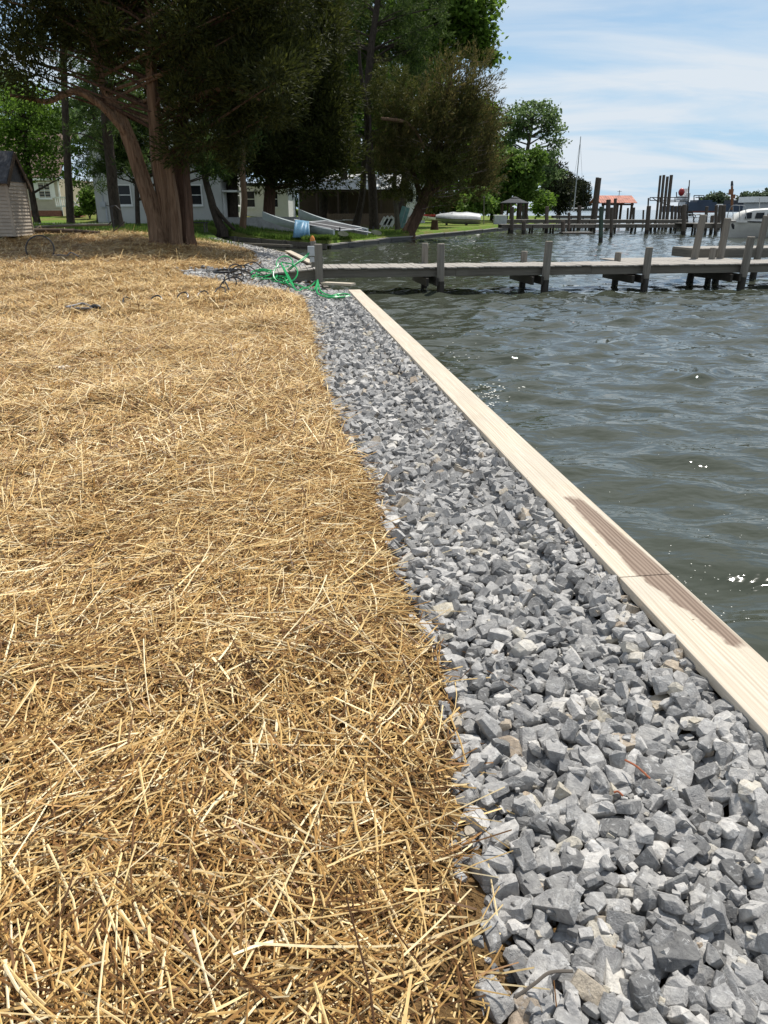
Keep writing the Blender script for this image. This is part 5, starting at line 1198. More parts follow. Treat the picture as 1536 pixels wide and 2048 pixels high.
# old bulkhead on the far side of the inlet
ob = thing('old_bulkhead', 'old grey timber bulkhead on the far side of the inlet', 'bulkhead', (-3.1, 43, WATER))
A0, A1 = Vector((-11.3, 49.85, 0)), Vector((-3.05, 42.95, 0))
for k in range(5):
    q0, q1 = A0.lerp(A1, k / 5 + .001), A0.lerp(A1, (k + 1) / 5 - .001)
    for z_, h_ in ((.02, .26), (-.27, .27), (-.56, .28)):
        nrm = Vector((-.64, -.77, 0)) * .08 * (1 if z_ < 0 else 1.6)
        mb = MB(); mb.beam(q0 + nrm + Vector((0, 0, z_ - .09 - .30 * k / 5)), q1 + nrm + Vector((0, 0, z_ - .09 - .30 * (k + 1) / 5)), .10, h_); mb.build('plank', M['oldwall'], ob)
    q = A0.lerp(A1, k / 5 + .1); mb = MB(); mb.box((q.x - .18, q.y - .2, -.38 - .3 * (k / 5 + .1)), (.2, .2, .95), .7); mb.build('post', M['oldwall'], ob)
SP = [(-3.05, 42.95), (.35, 54), (9.2, 75), (18.5, 100), (30, 135)]
sb = thing('shore_bulkhead', 'low weathered board edging the grass bank of the point', 'bulkhead', (.35, 54, WATER))
for (ax, ay), (bx, by) in zip(SP[:-1], SP[1:]):
    n_ = 4
    for k in range(n_):
        q0, q1 = Vector((ax, ay, 0)).lerp(Vector((bx, by, 0)), k / n_ + .002), Vector((ax, ay, 0)).lerp(Vector((bx, by, 0)), (k + 1) / n_ - .002)
        mb = MB(); mb.beam(q0 + Vector((.06, -.03, -.29)), q1 + Vector((.06, -.03, -.29 + random.uniform(-.04, .04))), .30, .07); mb.build('cap_board', M['deck'], sb)
        mb = MB(); mb.beam(q0 + Vector((.08, -.03, -.65)), q1 + Vector((.08, -.03, -.65)), .12, .6); mb.build('face_board', M['wet'], sb)
q0, q1 = P(462, 486, 37.5), P(583, 496, 35.5)
mb = MB(); mb.beam((q0.x, q0.y, .0), (q1.x, q1.y, -.02), .2, .09); tag(mb.build('timber_beam', M['beam']), 'long grey timber lying out over the inlet corner', 'beam')

# ================================================================== BOATS AND YARD THINGS
M['hullgrey'] = plain('chalky_grey_gelcoat', (.33, .37, .38), .4, 0, .12); M['tarp'] = plain('blue_tarp', (.10, .22, .33), .45, 0, .25, 6, .4)
M['alu'] = plain('dull_aluminium', (.33, .34, .35), .5, .2, .15); M['tramp'] = plain('dark_trampoline', (.035, .036, .04), .8); M['rud'] = plain('pale_yellow_blade', (.33, .33, .23), .5)
M['cover'] = plain('silver_boat_cover', (.36, .37, .38), .45, 0, .22, 2.5, .5); M['red'] = plain('red_gelcoat', (.30, .02, .02), .35); M['darkmetal'] = plain('dark_metal', (.02, .02, .022), .5); M['chairfab'] = plain('teal_sling', (.16, .30, .30), .7)
def hull_rings(p0, p1, wd, ht, up_bow=.0, n=9, keel=.35, tail=.55):
    p0, p1 = Vector(p0), Vector(p1); d = (p1 - p0); L = d.length; d = d / L; s_ = Vector((d.y, -d.x, 0)).normalized(); rr = []
    for i in range(n):
        t = i / (n - 1); wdt = wd * (min(1, math.sin(min(1, (1 - t) * 1.6 + .02) * math.pi / 2)) * (tail + (1 - tail) * min(1, t * 3)))
        c = p0.lerp(p1, t) + Vector((0, 0, up_bow * t ** 3)); h_ = ht * (.85 + .15 * t)
        rr.append([c + s_ * wdt / 2 + Vector((0, 0, h_)), c + s_ * wdt * .48 + Vector((0, 0, h_ * .5)), c + s_ * wdt * keel * .4 + Vector((0, 0, h_ * .12)), c, c - s_ * wdt * keel * .4 + Vector((0, 0, h_ * .12)), c - s_ * wdt * .48 + Vector((0, 0, h_ * .5)), c - s_ * wdt / 2 + Vector((0, 0, h_))])
    return rr
YC = 45.5
cb = P(630, 475, YC); zc0 = gz(cb.x, cb.y)
cat = thing('beach_catamaran', 'small grey catamaran with blue tarp drawn up on the grass', 'catamaran', (cb.x, YC, zc0))
for (sx0, sy0, bx0, by0, dY) in ((668, 473, 526, 452, 0), (735, 470, 600, 447, 1.6)):
    st, bo = P(sx0, sy0, YC + dY - .8), P(bx0, by0, YC + dY + 1.4)
    mb = MB(); mb.loft(hull_rings(st + Vector((0, 0, -.02)), bo + Vector((0, 0, .02)), .40, .44, .35, 11, .4, .6)); hu = mb.build('hull', M['hullgrey'], cat, True)
    d = (bo - st).normalized(); sd_ = Vector((d.y, -d.x, 0)); mb = MB(); mb.beam(st + sd_ * .205 + Vector((0, 0, .36)), st.lerp(bo, .8) + sd_ * .2 + Vector((0, 0, .45)), .012, .05); mb.build('stripe', M['tramp'], hu)
    rb = st - d * .25 + Vector((0, 0, .22)); mb = MB(); ell = [(math.cos(a_) * .36, math.sin(a_) * .13) for a_ in [2 * math.pi * k / 14 for k in range(14)]]
    mb.add([rb - d * .35 + d * x_ + Vector((0, -.015, z_)) for x_, z_ in ell] + [rb - d * .35 + d * x_ + Vector((0, .015, z_)) for x_, z_ in ell], [tuple(range(14)), tuple(range(27, 13, -1))] + [(k, 14 + k, 14 + (k + 1) % 14, (k + 1) % 14) for k in range(14)]); mb.build('rudder', M['rud'], cat)
    mb = MB(); mb.box((rb.x + .12, rb.y, rb.z + .05), (.08, .05, .5)); mb.build('rudder_stock', M['darkmetal'], cat)
f0, f1 = P(595, 447, YC - .3), P(680, 462, YC - .5); g0, g1 = P(650, 443, YC + 1.4), P(735, 458, YC + 1.2)
mb = MB(); mb.hexa([f0, f1, g1, g0], [q + Vector((0, 0, .03)) for q in (f0, f1, g1, g0)]); mb.build('trampoline', M['tramp'], cat)
for q0, q1 in ((f0, f1), (g0, g1), (f0, g0), (f1, g1)): mb = MB(); mb.cyl(q0 + Vector((0, 0, .02)), q1 + Vector((0, 0, .02)), .045, None, 8); mb.build('frame_tube', M['alu'], cat, True)
mb = MB(); mb.cyl(P(588, 440, YC + .5), P(742, 466, YC + .3), .055, .045, 8); mb.build('lowered_mast', M['alu'], cat, True)
mb = MB(); mb.cyl(P(600, 443, YC + .6), P(728, 460, YC + .8), .05, .04, 8); mb.build('boom', M['alu'], cat, True)
mb = MB(); mb.cyl(P(598, 440, YC + 2.2), P(597, 388, YC + 2.2), .035, .03, 8); mb.build('stub_pole', M['alu'], cat, True)
# draped tarp
tp = thing('blue_tarp', 'crumpled pale blue tarp hanging over the catamaran side', 'tarp', P(607, 475, YC - 1))
gxn, gyn = 12, 9; VV = []
for j in range(gyn):
    for i in range(gxn):
        s_, t_ = i / (gxn - 1), j / (gyn - 1); q = P(590 + 30 * s_ + (1 - t_) * 2 * math.sin(s_ * 5) - (1 - s_) * t_ * 4, 440 + 35 * t_ + 3 * s_ * (1 - t_), YC - .95 - .25 * t_ + .12 * math.sin(s_ * 9 + t_ * 2) + (1 - t_) ** 3 * .7); VV.append(q)
fs = [(j * gxn + i, j * gxn + i + 1, (j + 1) * gxn + i + 1, (j + 1) * gxn + i) for j in range(gyn - 1) for i in range(gxn - 1)]
m_ = MB(); m_.add(VV, fs); o = m_.build('sheet', M['tarp'], tp, True); md = o.modifiers.new('thickness', 'SOLIDIFY'); md.thickness = .02
# silver covered boat
YV = 80.0; bq = P(915, 449, YV); bz = gz(bq.x, YV); s_ = scl(440, YV)
t = thing('covered_boat', 'boat under a silver cover parked on the grass near the point', 'boat', (bq.x, YV, bz)); Lh = 44 * s_
rings = []
for i in range(11):
    u_ = -1 + 2 * i / 10; x_ = bq.x + u_ * Lh; h_ = 1.15 * (1 - .55 * max(0, -u_) ** 2.2 - .15 * max(0, u_) ** 4); wd = 1.0 * (1 - .75 * max(0, -u_) ** 2.5 - .1 * max(0, u_) ** 3); b_ = bz + .12 + .35 * max(0, -u_) ** 2
    rings.append([(x_, YV - wd * .5, b_), (x_, YV - wd, b_ + h_ * .42), (x_, YV - wd * .93, b_ + h_ * .60), (x_, YV - wd * .5, b_ + h_ * .88), (x_, YV, b_ + h_ * (.97 + .03 * math.sin(i * 2))), (x_, YV + wd * .5, b_ + h_ * .88), (x_, YV + wd, b_ + h_ * .55), (x_, YV + wd * .5, b_)])
mb = MB(); mb.loft(rings); mb.build('cover', M['cover'], t, True)
mb = MB(); mb.tube([Vector(r[1]) + Vector((0, -.02, 0)) for r in rings], .035, 6); mb.build('rub_rail', M['darkmetal'], t, True)
for k in (-.5, .4):
    mb = MB(); mb.box((bq.x + k * Lh, YV, bz + .05), (.15, 1.2, .3)); mb.build('cradle', M['darkwood'], t)
t = thing('jet_ski', 'small red and white jet ski behind the silver covered boat', 'jet ski', P(868, 437, 84)); jq = P(866, 437, 84); jz = gz(jq.x, 84)
mb = MB(); mb.loft(hull_rings((jq.x + 1.3, 84, jz + .25), (jq.x - 1.5, 84, jz + .35), .95, .45, .15)); mb.build('hull', M['white'], t, True)
mb = MB(); mb.loft(hull_rings((jq.x + 1.1, 84, jz + .72), (jq.x - 1.1, 84, jz + .72), .6, .3, .0)); mb.build('deck', M['red'], t, True)
mb = MB(); mb.beam((jq.x - .2, 83.7, jz + 1.25), (jq.x - .2, 84.3, jz + 1.25), .05, .05); mb.beam((jq.x - .2, 84, jz + .9), (jq.x - .2, 84, jz + 1.25), .08, .08); mb.build('handlebar', M['darkmetal'], t)
# folded lawn chairs leaning on the fence, teal lounger, stump
for k, (px_, lb) in enumerate(((768, 'leftmost of three white folded lawn chairs leaning by the fence'), (776, 'middle of three white folded lawn chairs leaning by the fence'), (784, 'rightmost of three white folded lawn chairs leaning by the fence'))):
    q = P(px_, 441, 68); q.z = gz(q.x, q.y); t = thing('folding_chair', lb, 'chair', q, 'folded lawn chairs by the fence')
    for dy_ in (0, .5):
        mb = MB(); mb.tube(spline([q + Vector((-.35, dy_, .0)), q + Vector((.1, dy_, .7)), q + Vector((.25, dy_, 1.0)), q + Vector((.4, dy_, 1.0))], 4), .03, 6); mb.build('frame', M['white'], t, True)
    mb = MB(); mb.beam(q + Vector((-.2, .25, .25)), q + Vector((.2, .25, .9)), .48, .03, (0, 1, 0)); mb.build('seat', M['white'], t)
q = P(806, 441, 69); q.z = gz(q.x, q.y); t = thing('sun_lounger', 'teal sun lounger propped upright beside the thin crooked trunk', 'lounger', q)
mb = MB(); mb.beam(q + Vector((-.25, 0, .1)), q + Vector((.25, 0, 1.75)), .7, .05, (0, 1, 0)); mb.build('sling', M['chairfab'], t)
for dy_ in (-.37, .37): mb = MB(); mb.cyl(q + Vector((-.28, dy_, 0)), q + Vector((.27, dy_, 1.8)), .025, None, 6); mb.build('rail', M['alu'], t)
q = P(813, 441, 67); q.z = gz(q.x, q.y); t = thing('folding_chair', 'grey folding chair standing right of the teal lounger', 'chair', q)
mb = MB(); mb.beam(q + Vector((-.25, 0, .45)), q + Vector((.25, 0, .47)), .5, .03); mb.build('seat', M['alu'], t); mb = MB(); mb.beam(q + Vector((.25, 0, .45)), q + Vector((.35, 0, .95)), .5, .03, (0, 1, 0)); mb.build('backrest', M['alu'], t)
for sx_ in (-.25, .25):
    for sy2 in (-.22, .22): mb = MB(); mb.cyl(q + Vector((sx_, sy2, .45)), q + Vector((sx_ * 1.2, sy2, 0)), .018, None, 6); mb.build('leg', M['alu'], t)
q = P(869, 459, 66); q.z = gz(q.x, q.y); mb = MB(); mb.tube([q - Vector((0, 0, .1)), q + Vector((0, 0, .3)), q + Vector((0, 0, .75))], [.36, .3, .28], 12, True, False, lambda i, t: 1 + .08 * math.sin(4 * t + i)); tag(mb.build('tree_stump', M['redbark'], None, True), 'short cut stump on the grass right of the leaning cedar', 'stump')
# dim clutter under the trees
M['clutter'] = plain('dusty_clutter', (.10, .09, .085), .8, 0, .4)
def table(px_, py_, Y, w_, lb, mat='clutter', h_=.72):
    q = P(px_, py_, Y); q.z = gz(q.x, q.y); t = thing('yard_table', lb, 'table', q); mb = MB(); mb.box(q + Vector((0, 0, h_)), (w_, .8, .06)); mb.build('table_top', M[mat], t)
    for sx_ in (-1, 1):
        for sy2 in (-1, 1): mb = MB(); mb.box(q + Vector((sx_ * (w_ / 2 - .1), sy2 * .3, h_ / 2 - .02)), (.07, .07, h_)); mb.build('leg', M['clutter'], t)
table(673, 441, 66, 1.3, 'low table with pale top right of the pine trunk', 'alu'); table(697, 441, 68, 1.0, 'second pale topped table nearer the leaning trunk', 'alu'); table(396, 457, 46, 1.1, 'small dark bench table on grass right of the great cedar', 'darkmetal', .5); table(585, 437, 60, 1.4, 'dark work table behind the catamaran bow')
q = P(543, 436, 60); q.z = gz(q.x, q.y) + .2; t = thing('plastic_chair', 'tiny white plastic chair left of the catamaran bow', 'chair', q)
mb = MB(); mb.box(q + Vector((0, 0, .42)), (.45, .45, .04)); mb.build('seat', M['white'], t); mb = MB(); mb.box(q + Vector((0, .2, .66)), (.45, .04, .4)); mb.build('backrest', M['white'], t)
for sx_ in (-.2, .2):
    for sy2 in (-.2, .2): mb = MB(); mb.box(q + Vector((sx_, sy2, .2)), (.05, .05, .42)); mb.build('leg', M['white'], t)
q = P(614, 434, 62); q.z = gz(q.x, q.y); t = thing('motor_scooter', 'dark machine with coiled hose parked behind the catamaran', 'machine', q)
mb = MB(); mb.box(q + Vector((0, 0, .45)), (1.2, .5, .35)); mb.build('body', M['clutter'], t)
for sx_ in (-.5, .5): mb = MB(); mb.tube([q + Vector((sx_ + .26 * math.cos(a_), 0, .28 + .26 * math.sin(a_))) for a_ in [2 * math.pi * k / 12 for k in range(12)]], .06, 6, False, True); mb.build('wheel', M['black'], t, True)
mb = MB(); mb.tube([q + Vector((.1 + .3 * math.cos(a_), -.3, .95 + .3 * math.sin(a_))) for a_ in [2 * math.pi * k / 14 for k in range(14)]], .07, 6, False, True); mb.build('hose_coil', M['greypipe'], t, True)
# gazebo and bin
YG2 = 91.0; gq2 = P(1027, 440, YG2); gq2.z = gz(gq2.x, YG2); s_ = scl(420, YG2)
t = thing('gazebo', 'dark open gazebo with low hipped roof at the point', 'gazebo', gq2); zE = P(0, 407, YG2).z; zT = P(0, 395, YG2).z; rw = 30 * s_
base8 = [Vector((gq2.x + rw * math.cos(R(22.5 + 45 * k)), YG2 + rw * .8 * math.sin(R(22.5 + 45 * k)), zE)) for k in range(8)]
top8 = [Vector((gq2.x + rw * .3 * math.cos(R(22.5 + 45 * k)), YG2 + rw * .25 * math.sin(R(22.5 + 45 * k)), zE + (zT - zE) * .7)) for k in range(8)]
for k in range(8):
    j = (k + 1) % 8; mb = MB(); up = Vector((0, 0, .08)); mb.hexa([base8[k], base8[j], top8[j], top8[k]], [q + up for q in (base8[k], base8[j], top8[j], top8[k])]); mb.build('roof_panel', M['shingle'], t)
    q = base8[k].lerp(Vector((gq2.x, YG2, zE)), .12); mb = MB(); mb.box((q.x, q.y, (zE + gq2.z) / 2), (.18, .18, zE - gq2.z)); mb.build('post', M['darkwood'], t)
mb = MB(); mb.loft([[q + Vector((0, 0, .15)) for q in top8], [Vector((gq2.x, YG2, zT + .1)) + (q - Vector((gq2.x, YG2, q.z))) * .1 for q in top8]]); mb.build('cupola', M['shingle'], t)
q = P(1000, 442, 86); q.z = gz(q.x, q.y); t = thing('dock_box', 'white storage box in front of the gazebo', 'box', q)
m_ = bevelled(MB().box((0, 0, 0), (1.35, .8, .85)).mesh('body'), .04, 2); link_mesh('body', m_, M['greybox'], t, q + Vector((0, 0, .4))); m_ = bevelled(MB().box((0, 0, 0), (1.42, .86, .1)).mesh('lid'), .03, 2); link_mesh('lid', m_, M['white'], t, q + Vector((0, 0, .875)))
q = P(968, 441, 84); q.z = gz(q.x, q.y); mb = MB(); mb.cyl(q, P(968, 395, 84), .05, .04, 8); mb.box(P(968, 394, 84), (.25, .2, .2)); tag(mb.build('lamp_post', M['post']), 'thin lamp post at the water edge beside the sapling', 'lamp post')

# ================================================================== HARBOUR
def far_dock(name, label, x0, x1, ytop, Y, wd, n, thick=.3, dy=0.0, posts=()):
    a_, b_ = P(x0, ytop, Y), P(x1, ytop, Y + dy); z_ = (a_.z + b_.z) / 2; t = thing(name, label, 'dock', (a_.x, Y, WATER))
    d = Vector((b_.x - a_.x, b_.y - a_.y, 0)); L = d.length; ang = math.atan2(d.y, d.x); w_ = L / n
    m_ = MB().box((0, 0, 0), (w_ - .03, wd, .05)).mesh('deck_section')
    for k in range(n):
        c = a_ + d * ((k + .5) / n); link_mesh('deck_section', m_, M['deck'], t, (c.x, c.y, z_ - .025), (0, 0, ang))
    for v_ in (-wd / 2 + .05, wd / 2 - .05): mb = MB(); nn = Vector((-d.y, d.x, 0)).normalized() * v_; mb.beam(Vector((a_.x, a_.y, z_ - .05 - thick / 2)) + nn, Vector((b_.x, b_.y, z_ - .05 - thick / 2)) + nn, .06, thick); mb.build('stringer', M['oldwall'], t)
    for k in range(posts if isinstance(posts, int) else 0):
        c = a_ + d * ((k + .5) / posts)
        for sg in (-1, 1): mb = MB(); mb.cyl((c.x, c.y + sg * (wd / 2 - .1), -1.2), (c.x, c.y + sg * (wd / 2 - .1), z_ - .06), .10, None, 8); mb.build('support_pile', M['wet'], t)
    return t
far_dock('harbour_dock', 'long grey dock in front of the mooring piles across the inlet', 1000, 1368, 448, 73, 1.4, 60, .28, 2, 9)
far_dock('harbour_dock', 'farther grey dock just behind the long one', 985, 1372, 439, 88, 1.6, 60, .3, -2, 9)
far_dock('harbour_dock', 'square dock end that carries the black bench', 1368, 1432, 446, 70, 3.2, 14, .35, .5, 3)
far_dock('harbour_dock', 'distant thin dock left of the tall double pile', 1105, 1200, 431, 115, 1.6, 16, .3, 0, 4)
far_dock('floating_dock', 'low pale float lying on the water before the long dock', 1122, 1182, 464, 71, 1.2, 8, .12, .3, 0)
def mpile(px_t, py_t, px_b, py_b, wpx, label, Y=None, mat='pile'):
    if Y is None: Y = G(px_b, py_b, WATER).y
    b = P(px_b, py_b, Y); t = P(px_t, py_t, Y); ln_ = math.atan2(t.x - b.x - 0.0, t.z - WATER); r_ = wpx / 2 * scl(py_t, Y)
    o = water_post(None, b.x, Y, t.z, r_, (0, ln_ if Y is not None else 0), 'mooring_pile', M[mat]); tag(o, label, 'pile'); return o
mpile(1203, 413, 1201, 485, 8.5, 'green stained mooring pile standing clear in front of the docks', None, 'greenpile')
mpile(1224, 415, 1222, 474, 6.5, 'slim brown pile right of the green stained pile')
mpile(1298, 412, 1293, 468, 8.5, 'thick pile standing before the middle of the long dock')
mpile(1448, 410, 1444, 480, 8, 'dark pile just left of the white motor boat')
mpile(1433, 410, 1430, 470, 6, 'pile at the right corner of the bench dock')
mpile(1369, 409, 1367, 470, 8, 'pile at the left corner of the bench dock')
mpile(1159, 412, 1157, 460, 8, 'stout pile left of the tall double pile')
mpile(1138, 425, 1138, 462, 5, 'thin low pile above the pale float', 72)
mpile(1126, 442, 1126, 468, 8, 'shortest pile at the left end of the pale float')
mpile(1094, 413, 1094, 445, 7.5, 'weathered pile at the left end of the docks', 75); mpile(1025, 414, 1024, 455, 7, 'pale pile by the gazebo shore', 72); mpile(1048, 442, 1047, 468, 8, 'low stub pile in open water before the gazebo')
mpile(1199, 356, 1189, 440, 8, 'tall leaning double pile, left pole', 90); mpile(1195, 355, 1184, 440, 7, 'tall leaning double pile, rear pole', 91)
mpile(1217, 399, 1216, 442, 9, 'blunt thick pile right of the tall double pile', 92); mpile(1231, 397, 1229, 442, 6, 'pile beneath the left end of the red roof', 93)
mpile(1256, 416, 1255, 442, 4, 'thin dark pile under the red roofed boathouse', 95); mpile(1268, 415, 1267, 442, 5, 'thin pile under the right end of the red roof', 96); mpile(1287, 420, 1287, 442, 3.5, 'small pile between red roof and tall pole cluster', 96)
for k, (a_, b_, w_, h_) in enumerate(((1321, 1313, 4.5, 351), (1328, 1320, 5.5, 350), (1335, 1327, 5.5, 353), (1343, 1334, 6.5, 350))):
    mpile(a_, h_, b_, 440, w_, 'pole %s of the four tall leaning poles' % ('one counted from the left', 'two counted from the left', 'three counted from the left', 'four, rightmost and thickest,')[k], 90)
for k, px_ in enumerate((1344, 1351, 1358, 1364, 1371)):
    mpile(px_ + 1, 411 + k % 2, px_, 442, 5.5, 'low pile in the row right of the tall poles, %s' % ('first', 'second', 'third', 'fourth', 'last')[k], 92)
mpile(1414, 413, 1412, 444, 6, 'pile behind the black bench', 86); mpile(1441, 410, 1439, 444, 7, 'pile between the bench dock and the white boat', 88); mpile(1425, 431, 1425, 446, 7, 'short stub pile on the right of the bench', 72)
mpile(1379, 360, 1375, 442, 2, 'thin tall rod standing left of the bench', 92, 'wet'); mpile(1297, 396, 1296, 442, 3, 'thin dark rod just left of the ship deck', 93, 'wet')
# black park bench
bq = P(1383, 445, 70.3); t = thing('park_bench', 'black metal park bench on the square dock end', 'bench', bq); bz = P(1383, 445, 70.3).z
for yy_ in (-.65, .65):
    mb = MB(); c = Vector((bq.x, bq.y + yy_, bz)); mb.tube(spline([c + Vector((-.05, 0, 0)), c + Vector((-.12, 0, .2)), c + Vector((-.15, 0, .42)), c + Vector((-.35, 0, .95))], 4), .04, 6); mb.tube(spline([c + Vector((.5, 0, 0)), c + Vector((.42, 0, .25)), c + Vector((.5, 0, .42)), c + Vector((.42, 0, .65)), c + Vector((-.1, 0, .62))], 4), .04, 6); mb.build('cast_end', M['darkmetal'], t, True)
for k in range(5): mb = MB(); mb.box((bq.x - .08 + k * .13, bq.y, bz + .43), (.09, 1.4, .03)); mb.build('seat_slat', M['darkmetal'], t)
for k in range(4): mb = MB(); mb.box((bq.x - .18 - k * .05, bq.y, bz + .55 + k * .12), (.03, 1.4, .09)); mb.build('back_slat', M['darkmetal'], t)
# boathouse with rusty red roof
YBH = 150.0; t = thing('boathouse', 'open boathouse with rusty red metal roof on stilts', 'boathouse', P(1238, 425, YBH)); M['rustroof'] = plain('rusty_red_roof', (.36, .13, .085), .7, 0, .5, .8)
x0_, x1_ = P(1200, 406, YBH).x, P(1275, 406, YBH).x; ze_, zr_ = P(0, 406.5, YBH).z, P(0, 392, YBH + 4).z; nr = 15
for k in range(nr):
    xa, xb = x0_ + (x1_ - x0_) * k / nr, x0_ + (x1_ - x0_) * (k + 1) / nr - .04
    for ya, yb in ((YBH, YBH + 4), (YBH + 8, YBH + 4)): mb = MB(); mb.hexa([(xa, ya, ze_), (xb, ya, ze_), (xb, yb, zr_), (xa, yb, zr_)], [(xa, ya, ze_ + .1), (xb, ya, ze_ + .1), (xb, yb, zr_ + .1), (xa, yb, zr_ + .1)]); mb.build('roof_panel', M['rustroof'], t)
for k in range(3):
    for yy_ in (YBH + .6, YBH + 7.4): mb = MB(); xx = x0_ + .8 + (x1_ - x0_ - 1.6) * k / 2; mb.cyl((xx, yy_, -1), (xx, yy_, ze_ + .05), .25, None, 8); mb.build('stilt', M['darkwood'], t)
mb = MB(); mb.beam((x0_ + .5, YBH + .6, ze_ - .2), (x1_ - .5, YBH + .6, ze_ - .2), .2, .3); mb.build('eave_beam', M['darkwood'], t)
mb = MB(); c = P(1238, 392, YBH + 4); mb.cyl(c, c + Vector((0, 0, 1.0)), .05, None, 6); mb.beam(c + Vector((-.4, 0, .8)), c + Vector((.4, 0, .8)), .06, .06); mb.build('weather_vane', M['darkmetal'], t)
# sailing boat mast and hull
YM = 130.0; t = thing('sailing_boat', 'moored sailing boat with tall bare mast', 'sailboat', P(1148, 424, YM)); mb0 = P(1148, 424, YM)
mb = MB(); mb.cyl(P(1147, 424, YM), P(1161.5, 273, YM), .10, .06, 8); mb.build('mast', M['alu'], t, True)
mb = MB(); mb.loft(hull_rings((mb0.x - 3.2, YM, WATER - .2), (mb0.x + 3.6, YM, WATER - .2), 2.2, 1.1, .2)); mb.build('hull', M['white'], t, True)
mb = MB(); mb.cyl(P(1148, 417, YM), P(1168, 416, YM), .08, None, 6); mb.build('boom', M['alu'], t)
for px_ in (1136, 1168): mb = MB(); mb.cyl(P(1160.5, 282, YM), P(px_, 424, YM), .018, None, 4); mb.build('stay', M['darkmetal'], t)
# white motor boat at the right edge
YO = 62.0; mq = P(1500, 462, YO); t = thing('motor_boat', 'white cabin motor boat moored at the right edge', 'motor boat', (mq.x, YO, WATER)); M['gel'] = plain('white_gelcoat', (.68, .66, .61), .35, 0, .12, 1.2)
xb, xs_ = P(1452, 440, YO).x, P(1640, 440, YO).x; zsh = P(0, 442, YO).z
rings = []
for i in range(12):
    t_ = i / 11; x_ = xb + (xs_ - xb) * t_; w_ = 1.35 * math.sin(min(1, t_ * 2.2 + .06) * math.pi / 2); zt_ = zsh - .12 * t_ + .0; fl_ = .55 + .25 * min(1, t_ * 2)
    rings.append([Vector((x_ + (.0 if i else .0), YO - w_, zt_)), Vector((x_ + .35 * (1 - t_), YO - w_ * fl_, WATER + .1)), Vector((x_ + .6 * (1 - t_), YO, WATER - .35)), Vector((x_ + .35 * (1 - t_), YO + w_ * fl_, WATER + .1)), Vector((x_, YO + w_, zt_))])
mb = MB(); mb.loft(rings); mb.build('hull', M['gel'], t, True)
mb = MB(); mb.tube([r[0] + Vector((0, -.02, -.02)) for r in rings], .05, 6); mb.build('rub_rail', M['darkmetal'], t, True)
cab = []
for i, (u_, h_, w_) in enumerate(((.07, .05, .5), (.12, .62, .85), (.22, .86, 1.0), (.45, .95, 1.05), (.6, .9, 1.05), (.62, .05, 1.05))):
    x_ = xb + (xs_ - xb) * u_; cab.append([Vector((x_, YO - w_, zsh - .1)), Vector((x_, YO - w_ * .9, zsh - .1 + h_)), Vector((x_, YO, zsh + h_)), Vector((x_, YO + w_ * .9, zsh - .1 + h_)), Vector((x_, YO + w_, zsh - .1))])
mb = MB(); mb.loft(cab); cabin = mb.build('cabin', M['gel'], t, True)
for (ua, ub_) in ((.14, .20), (.24, .33), (.36, .46)):
    mb = MB(); xa_, xc_ = xb + (xs_ - xb) * ua, xb + (xs_ - xb) * ub_; mb.hexa([(xa_, YO - 1.06, zsh + .2), (xc_, YO - 1.08, zsh + .2), (xc_, YO - .95, zsh + .2), (xa_, YO - .9, zsh + .2)], [(xa_ + .1, YO - 1.03, zsh + .6), (xc_, YO - 1.03, zsh + .62), (xc_, YO - .9, zsh + .62), (xa_ + .1, YO - .9, zsh + .6)]); mb.build('window', M['glass'], t)
mb = MB(); mb.tube(spline([P(1454, 440, YO - .3), P(1457, 424, YO - .4), P(1464, 412, YO - .7), P(1478, 411, YO - 1.0), P(1490, 414, YO - 1.2), P(1493, 440, YO - 1.3)], 4), .03, 6); mb.cyl(P(1466, 440, YO - .7), P(1466, 412, YO - .7), .025, None, 6); mb.cyl(P(1479, 440, YO - 1), P(1479, 411, YO - 1), .025, None, 6); mb.build('bow_rail', M['alu'], t, True)
mb = MB(); mb.tube([P(1464, 447, YO - .9), P(1466, 452, YO - .95), P(1467, 458, YO - .95)], [.08, .12, .06], 8); mb.build('fender', M['darkmetal'], t, True)
mb = MB(); mb.cyl(P(1519, 422, YO), P(1519, 395, YO), .03, None, 6); mb.build('aerial', M['alu'], t)
# work vessel, mast, building across the harbour
YN = 240.0; t = thing('work_barge', 'dark blue work vessel with black gantry and white tower', 'vessel', P(1370, 425, YN)); M['navy'] = plain('navy_steel', (.035, .055, .09), .5, 0, .2, .3); M['rust'] = plain('boot_top_rust', (.16, .055, .04), .7)
def slabpx(name, mat, x0, y0, x1, y1, Y, dep, par): 
    mb = MB(); p_, q_ = P(x0, y0, Y), P(x1, y1, Y); m_ = MB().box(((p_.x + q_.x) / 2, Y + dep / 2, (p_.z + q_.z) / 2), (abs(q_.x - p_.x), dep, abs(p_.z - q_.z))); return m_.build(name, M[mat], par)
slabpx('hull', 'navy', 1376, 424, 1434, 404, YN, 9, t); slabpx('boot_top', 'rust', 1376.5, 425.5, 1433.5, 422, YN - .1, 9.2, t); slabpx('aft_hull', 'navy', 1340, 424, 1375.6, 412, YN + .5, 8, t); slabpx('hatch_cover', 'navy', 1395, 403.6, 1425, 400, YN + 1, 6, t)
slabpx('tower', 'white', 1370, 411.6, 1381, 386, YN + 3, 5, t); slabpx('tower_top', 'white', 1372, 385.6, 1377, 377, YN + 4, 2, t); slabpx('bridge', 'white', 1364, 400, 1369.6, 392, YN + 3, 5, t)
mb = MB(); c = P(1363, 384, YN + 3); mb.tube([c + Vector((0, 0, z_)) for z_ in (-1.1, -.7, 0, .7, 1.1)], [.3, .75, .95, .7, .2], 12); mb.build('red_dome', M['red'], t, True)
mb = MB()
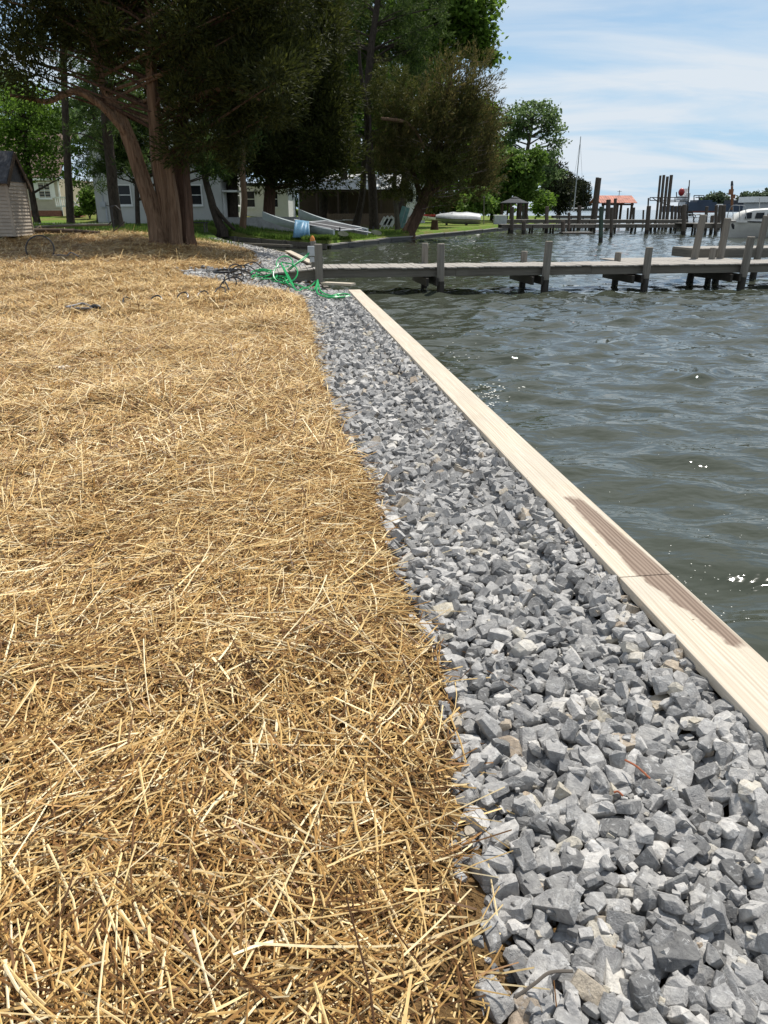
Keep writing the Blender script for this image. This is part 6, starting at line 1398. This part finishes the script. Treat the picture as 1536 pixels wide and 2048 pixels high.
for (x0, y0, x1, y1) in ((1300, 395, 1377, 395), (1300, 401, 1377, 400), (1305, 395, 1316, 404), (1316, 404, 1377, 403), (1300, 395, 1300, 401), (1320, 395, 1320, 404), (1335, 395, 1335, 404), (1350, 394, 1350, 404), (1388, 391, 1408, 391), (1388, 391, 1388, 403), (1408, 391, 1408, 403), (1391, 395, 1405, 395), (1398, 391, 1398, 403), (1353, 384, 1353, 394), (1377, 373, 1377, 386), (1320, 404, 1345, 413)): mb.beam(P(x0, y0, YN + 2), P(x1, y1, YN + 2), .22, .22)
mb.build('gantry', M['darkmetal'], t)
t = thing('crane_mast', 'orange brown crane mast rising behind the white boat', 'mast', P(1464, 420, 250)); mb = MB(); mb.cyl(P(1464, 420, 250), P(1464, 372, 250), .42, .36, 8); M['orangepaint'] = plain('orange_steel', (.24, .10, .04), .6, 0, .3, .4); mb.build('column', M['orangepaint'], t, True)
mb = MB(); mb.cyl(P(1464, 371.6, 250), P(1464, 362, 250), .45, .3, 8); mb.build('mast_head', M['darkmetal'], t, True); mb = MB(); mb.box(P(1462, 384, 249), (1.2, .8, 1.6)); mb.box(P(1467, 393, 249), (.8, .8, 1.2)); mb.build('winch', M['orangepaint'], t)
t = thing('harbour_shed', 'low grey waterfront building with pale roof at right edge', 'building', P(1530, 424, 260)); slabpx('wall', 'greybox', 1512, 424, 1600, 405, 260, 10, t); slabpx('roof', 'white', 1509, 404.6, 1603, 393, 259, 12, t)
t = thing('harbour_shed', 'long dark waterfront shed behind the crane mast', 'building', P(1480, 424, 300)); slabpx('wall', 'navy', 1445, 424, 1511, 408, 300, 10, t); slabpx('roof', 'shingle', 1470, 407.6, 1508, 400, 300, 10, t)
t = thing('work_barge', 'pale low barge between the blue vessel and crane mast', 'vessel', P(1436, 424, 262)); slabpx('hull', 'greybox', 1430, 424, 1450, 414, 262, 8, t); slabpx('deckhouse', 'white', 1432, 413.6, 1446, 408, 263, 5, t)
mb = MB(); mb.box((210, 1500, WATER + 1.5), (420, 60, 5)); M['farshore'] = plain('far_shore', (.09, .12, .11), .9); o = mb.build('far_shore', M['farshore']); tag(o, 'thin dark far shore on the horizon', 'shore', kind='structure')
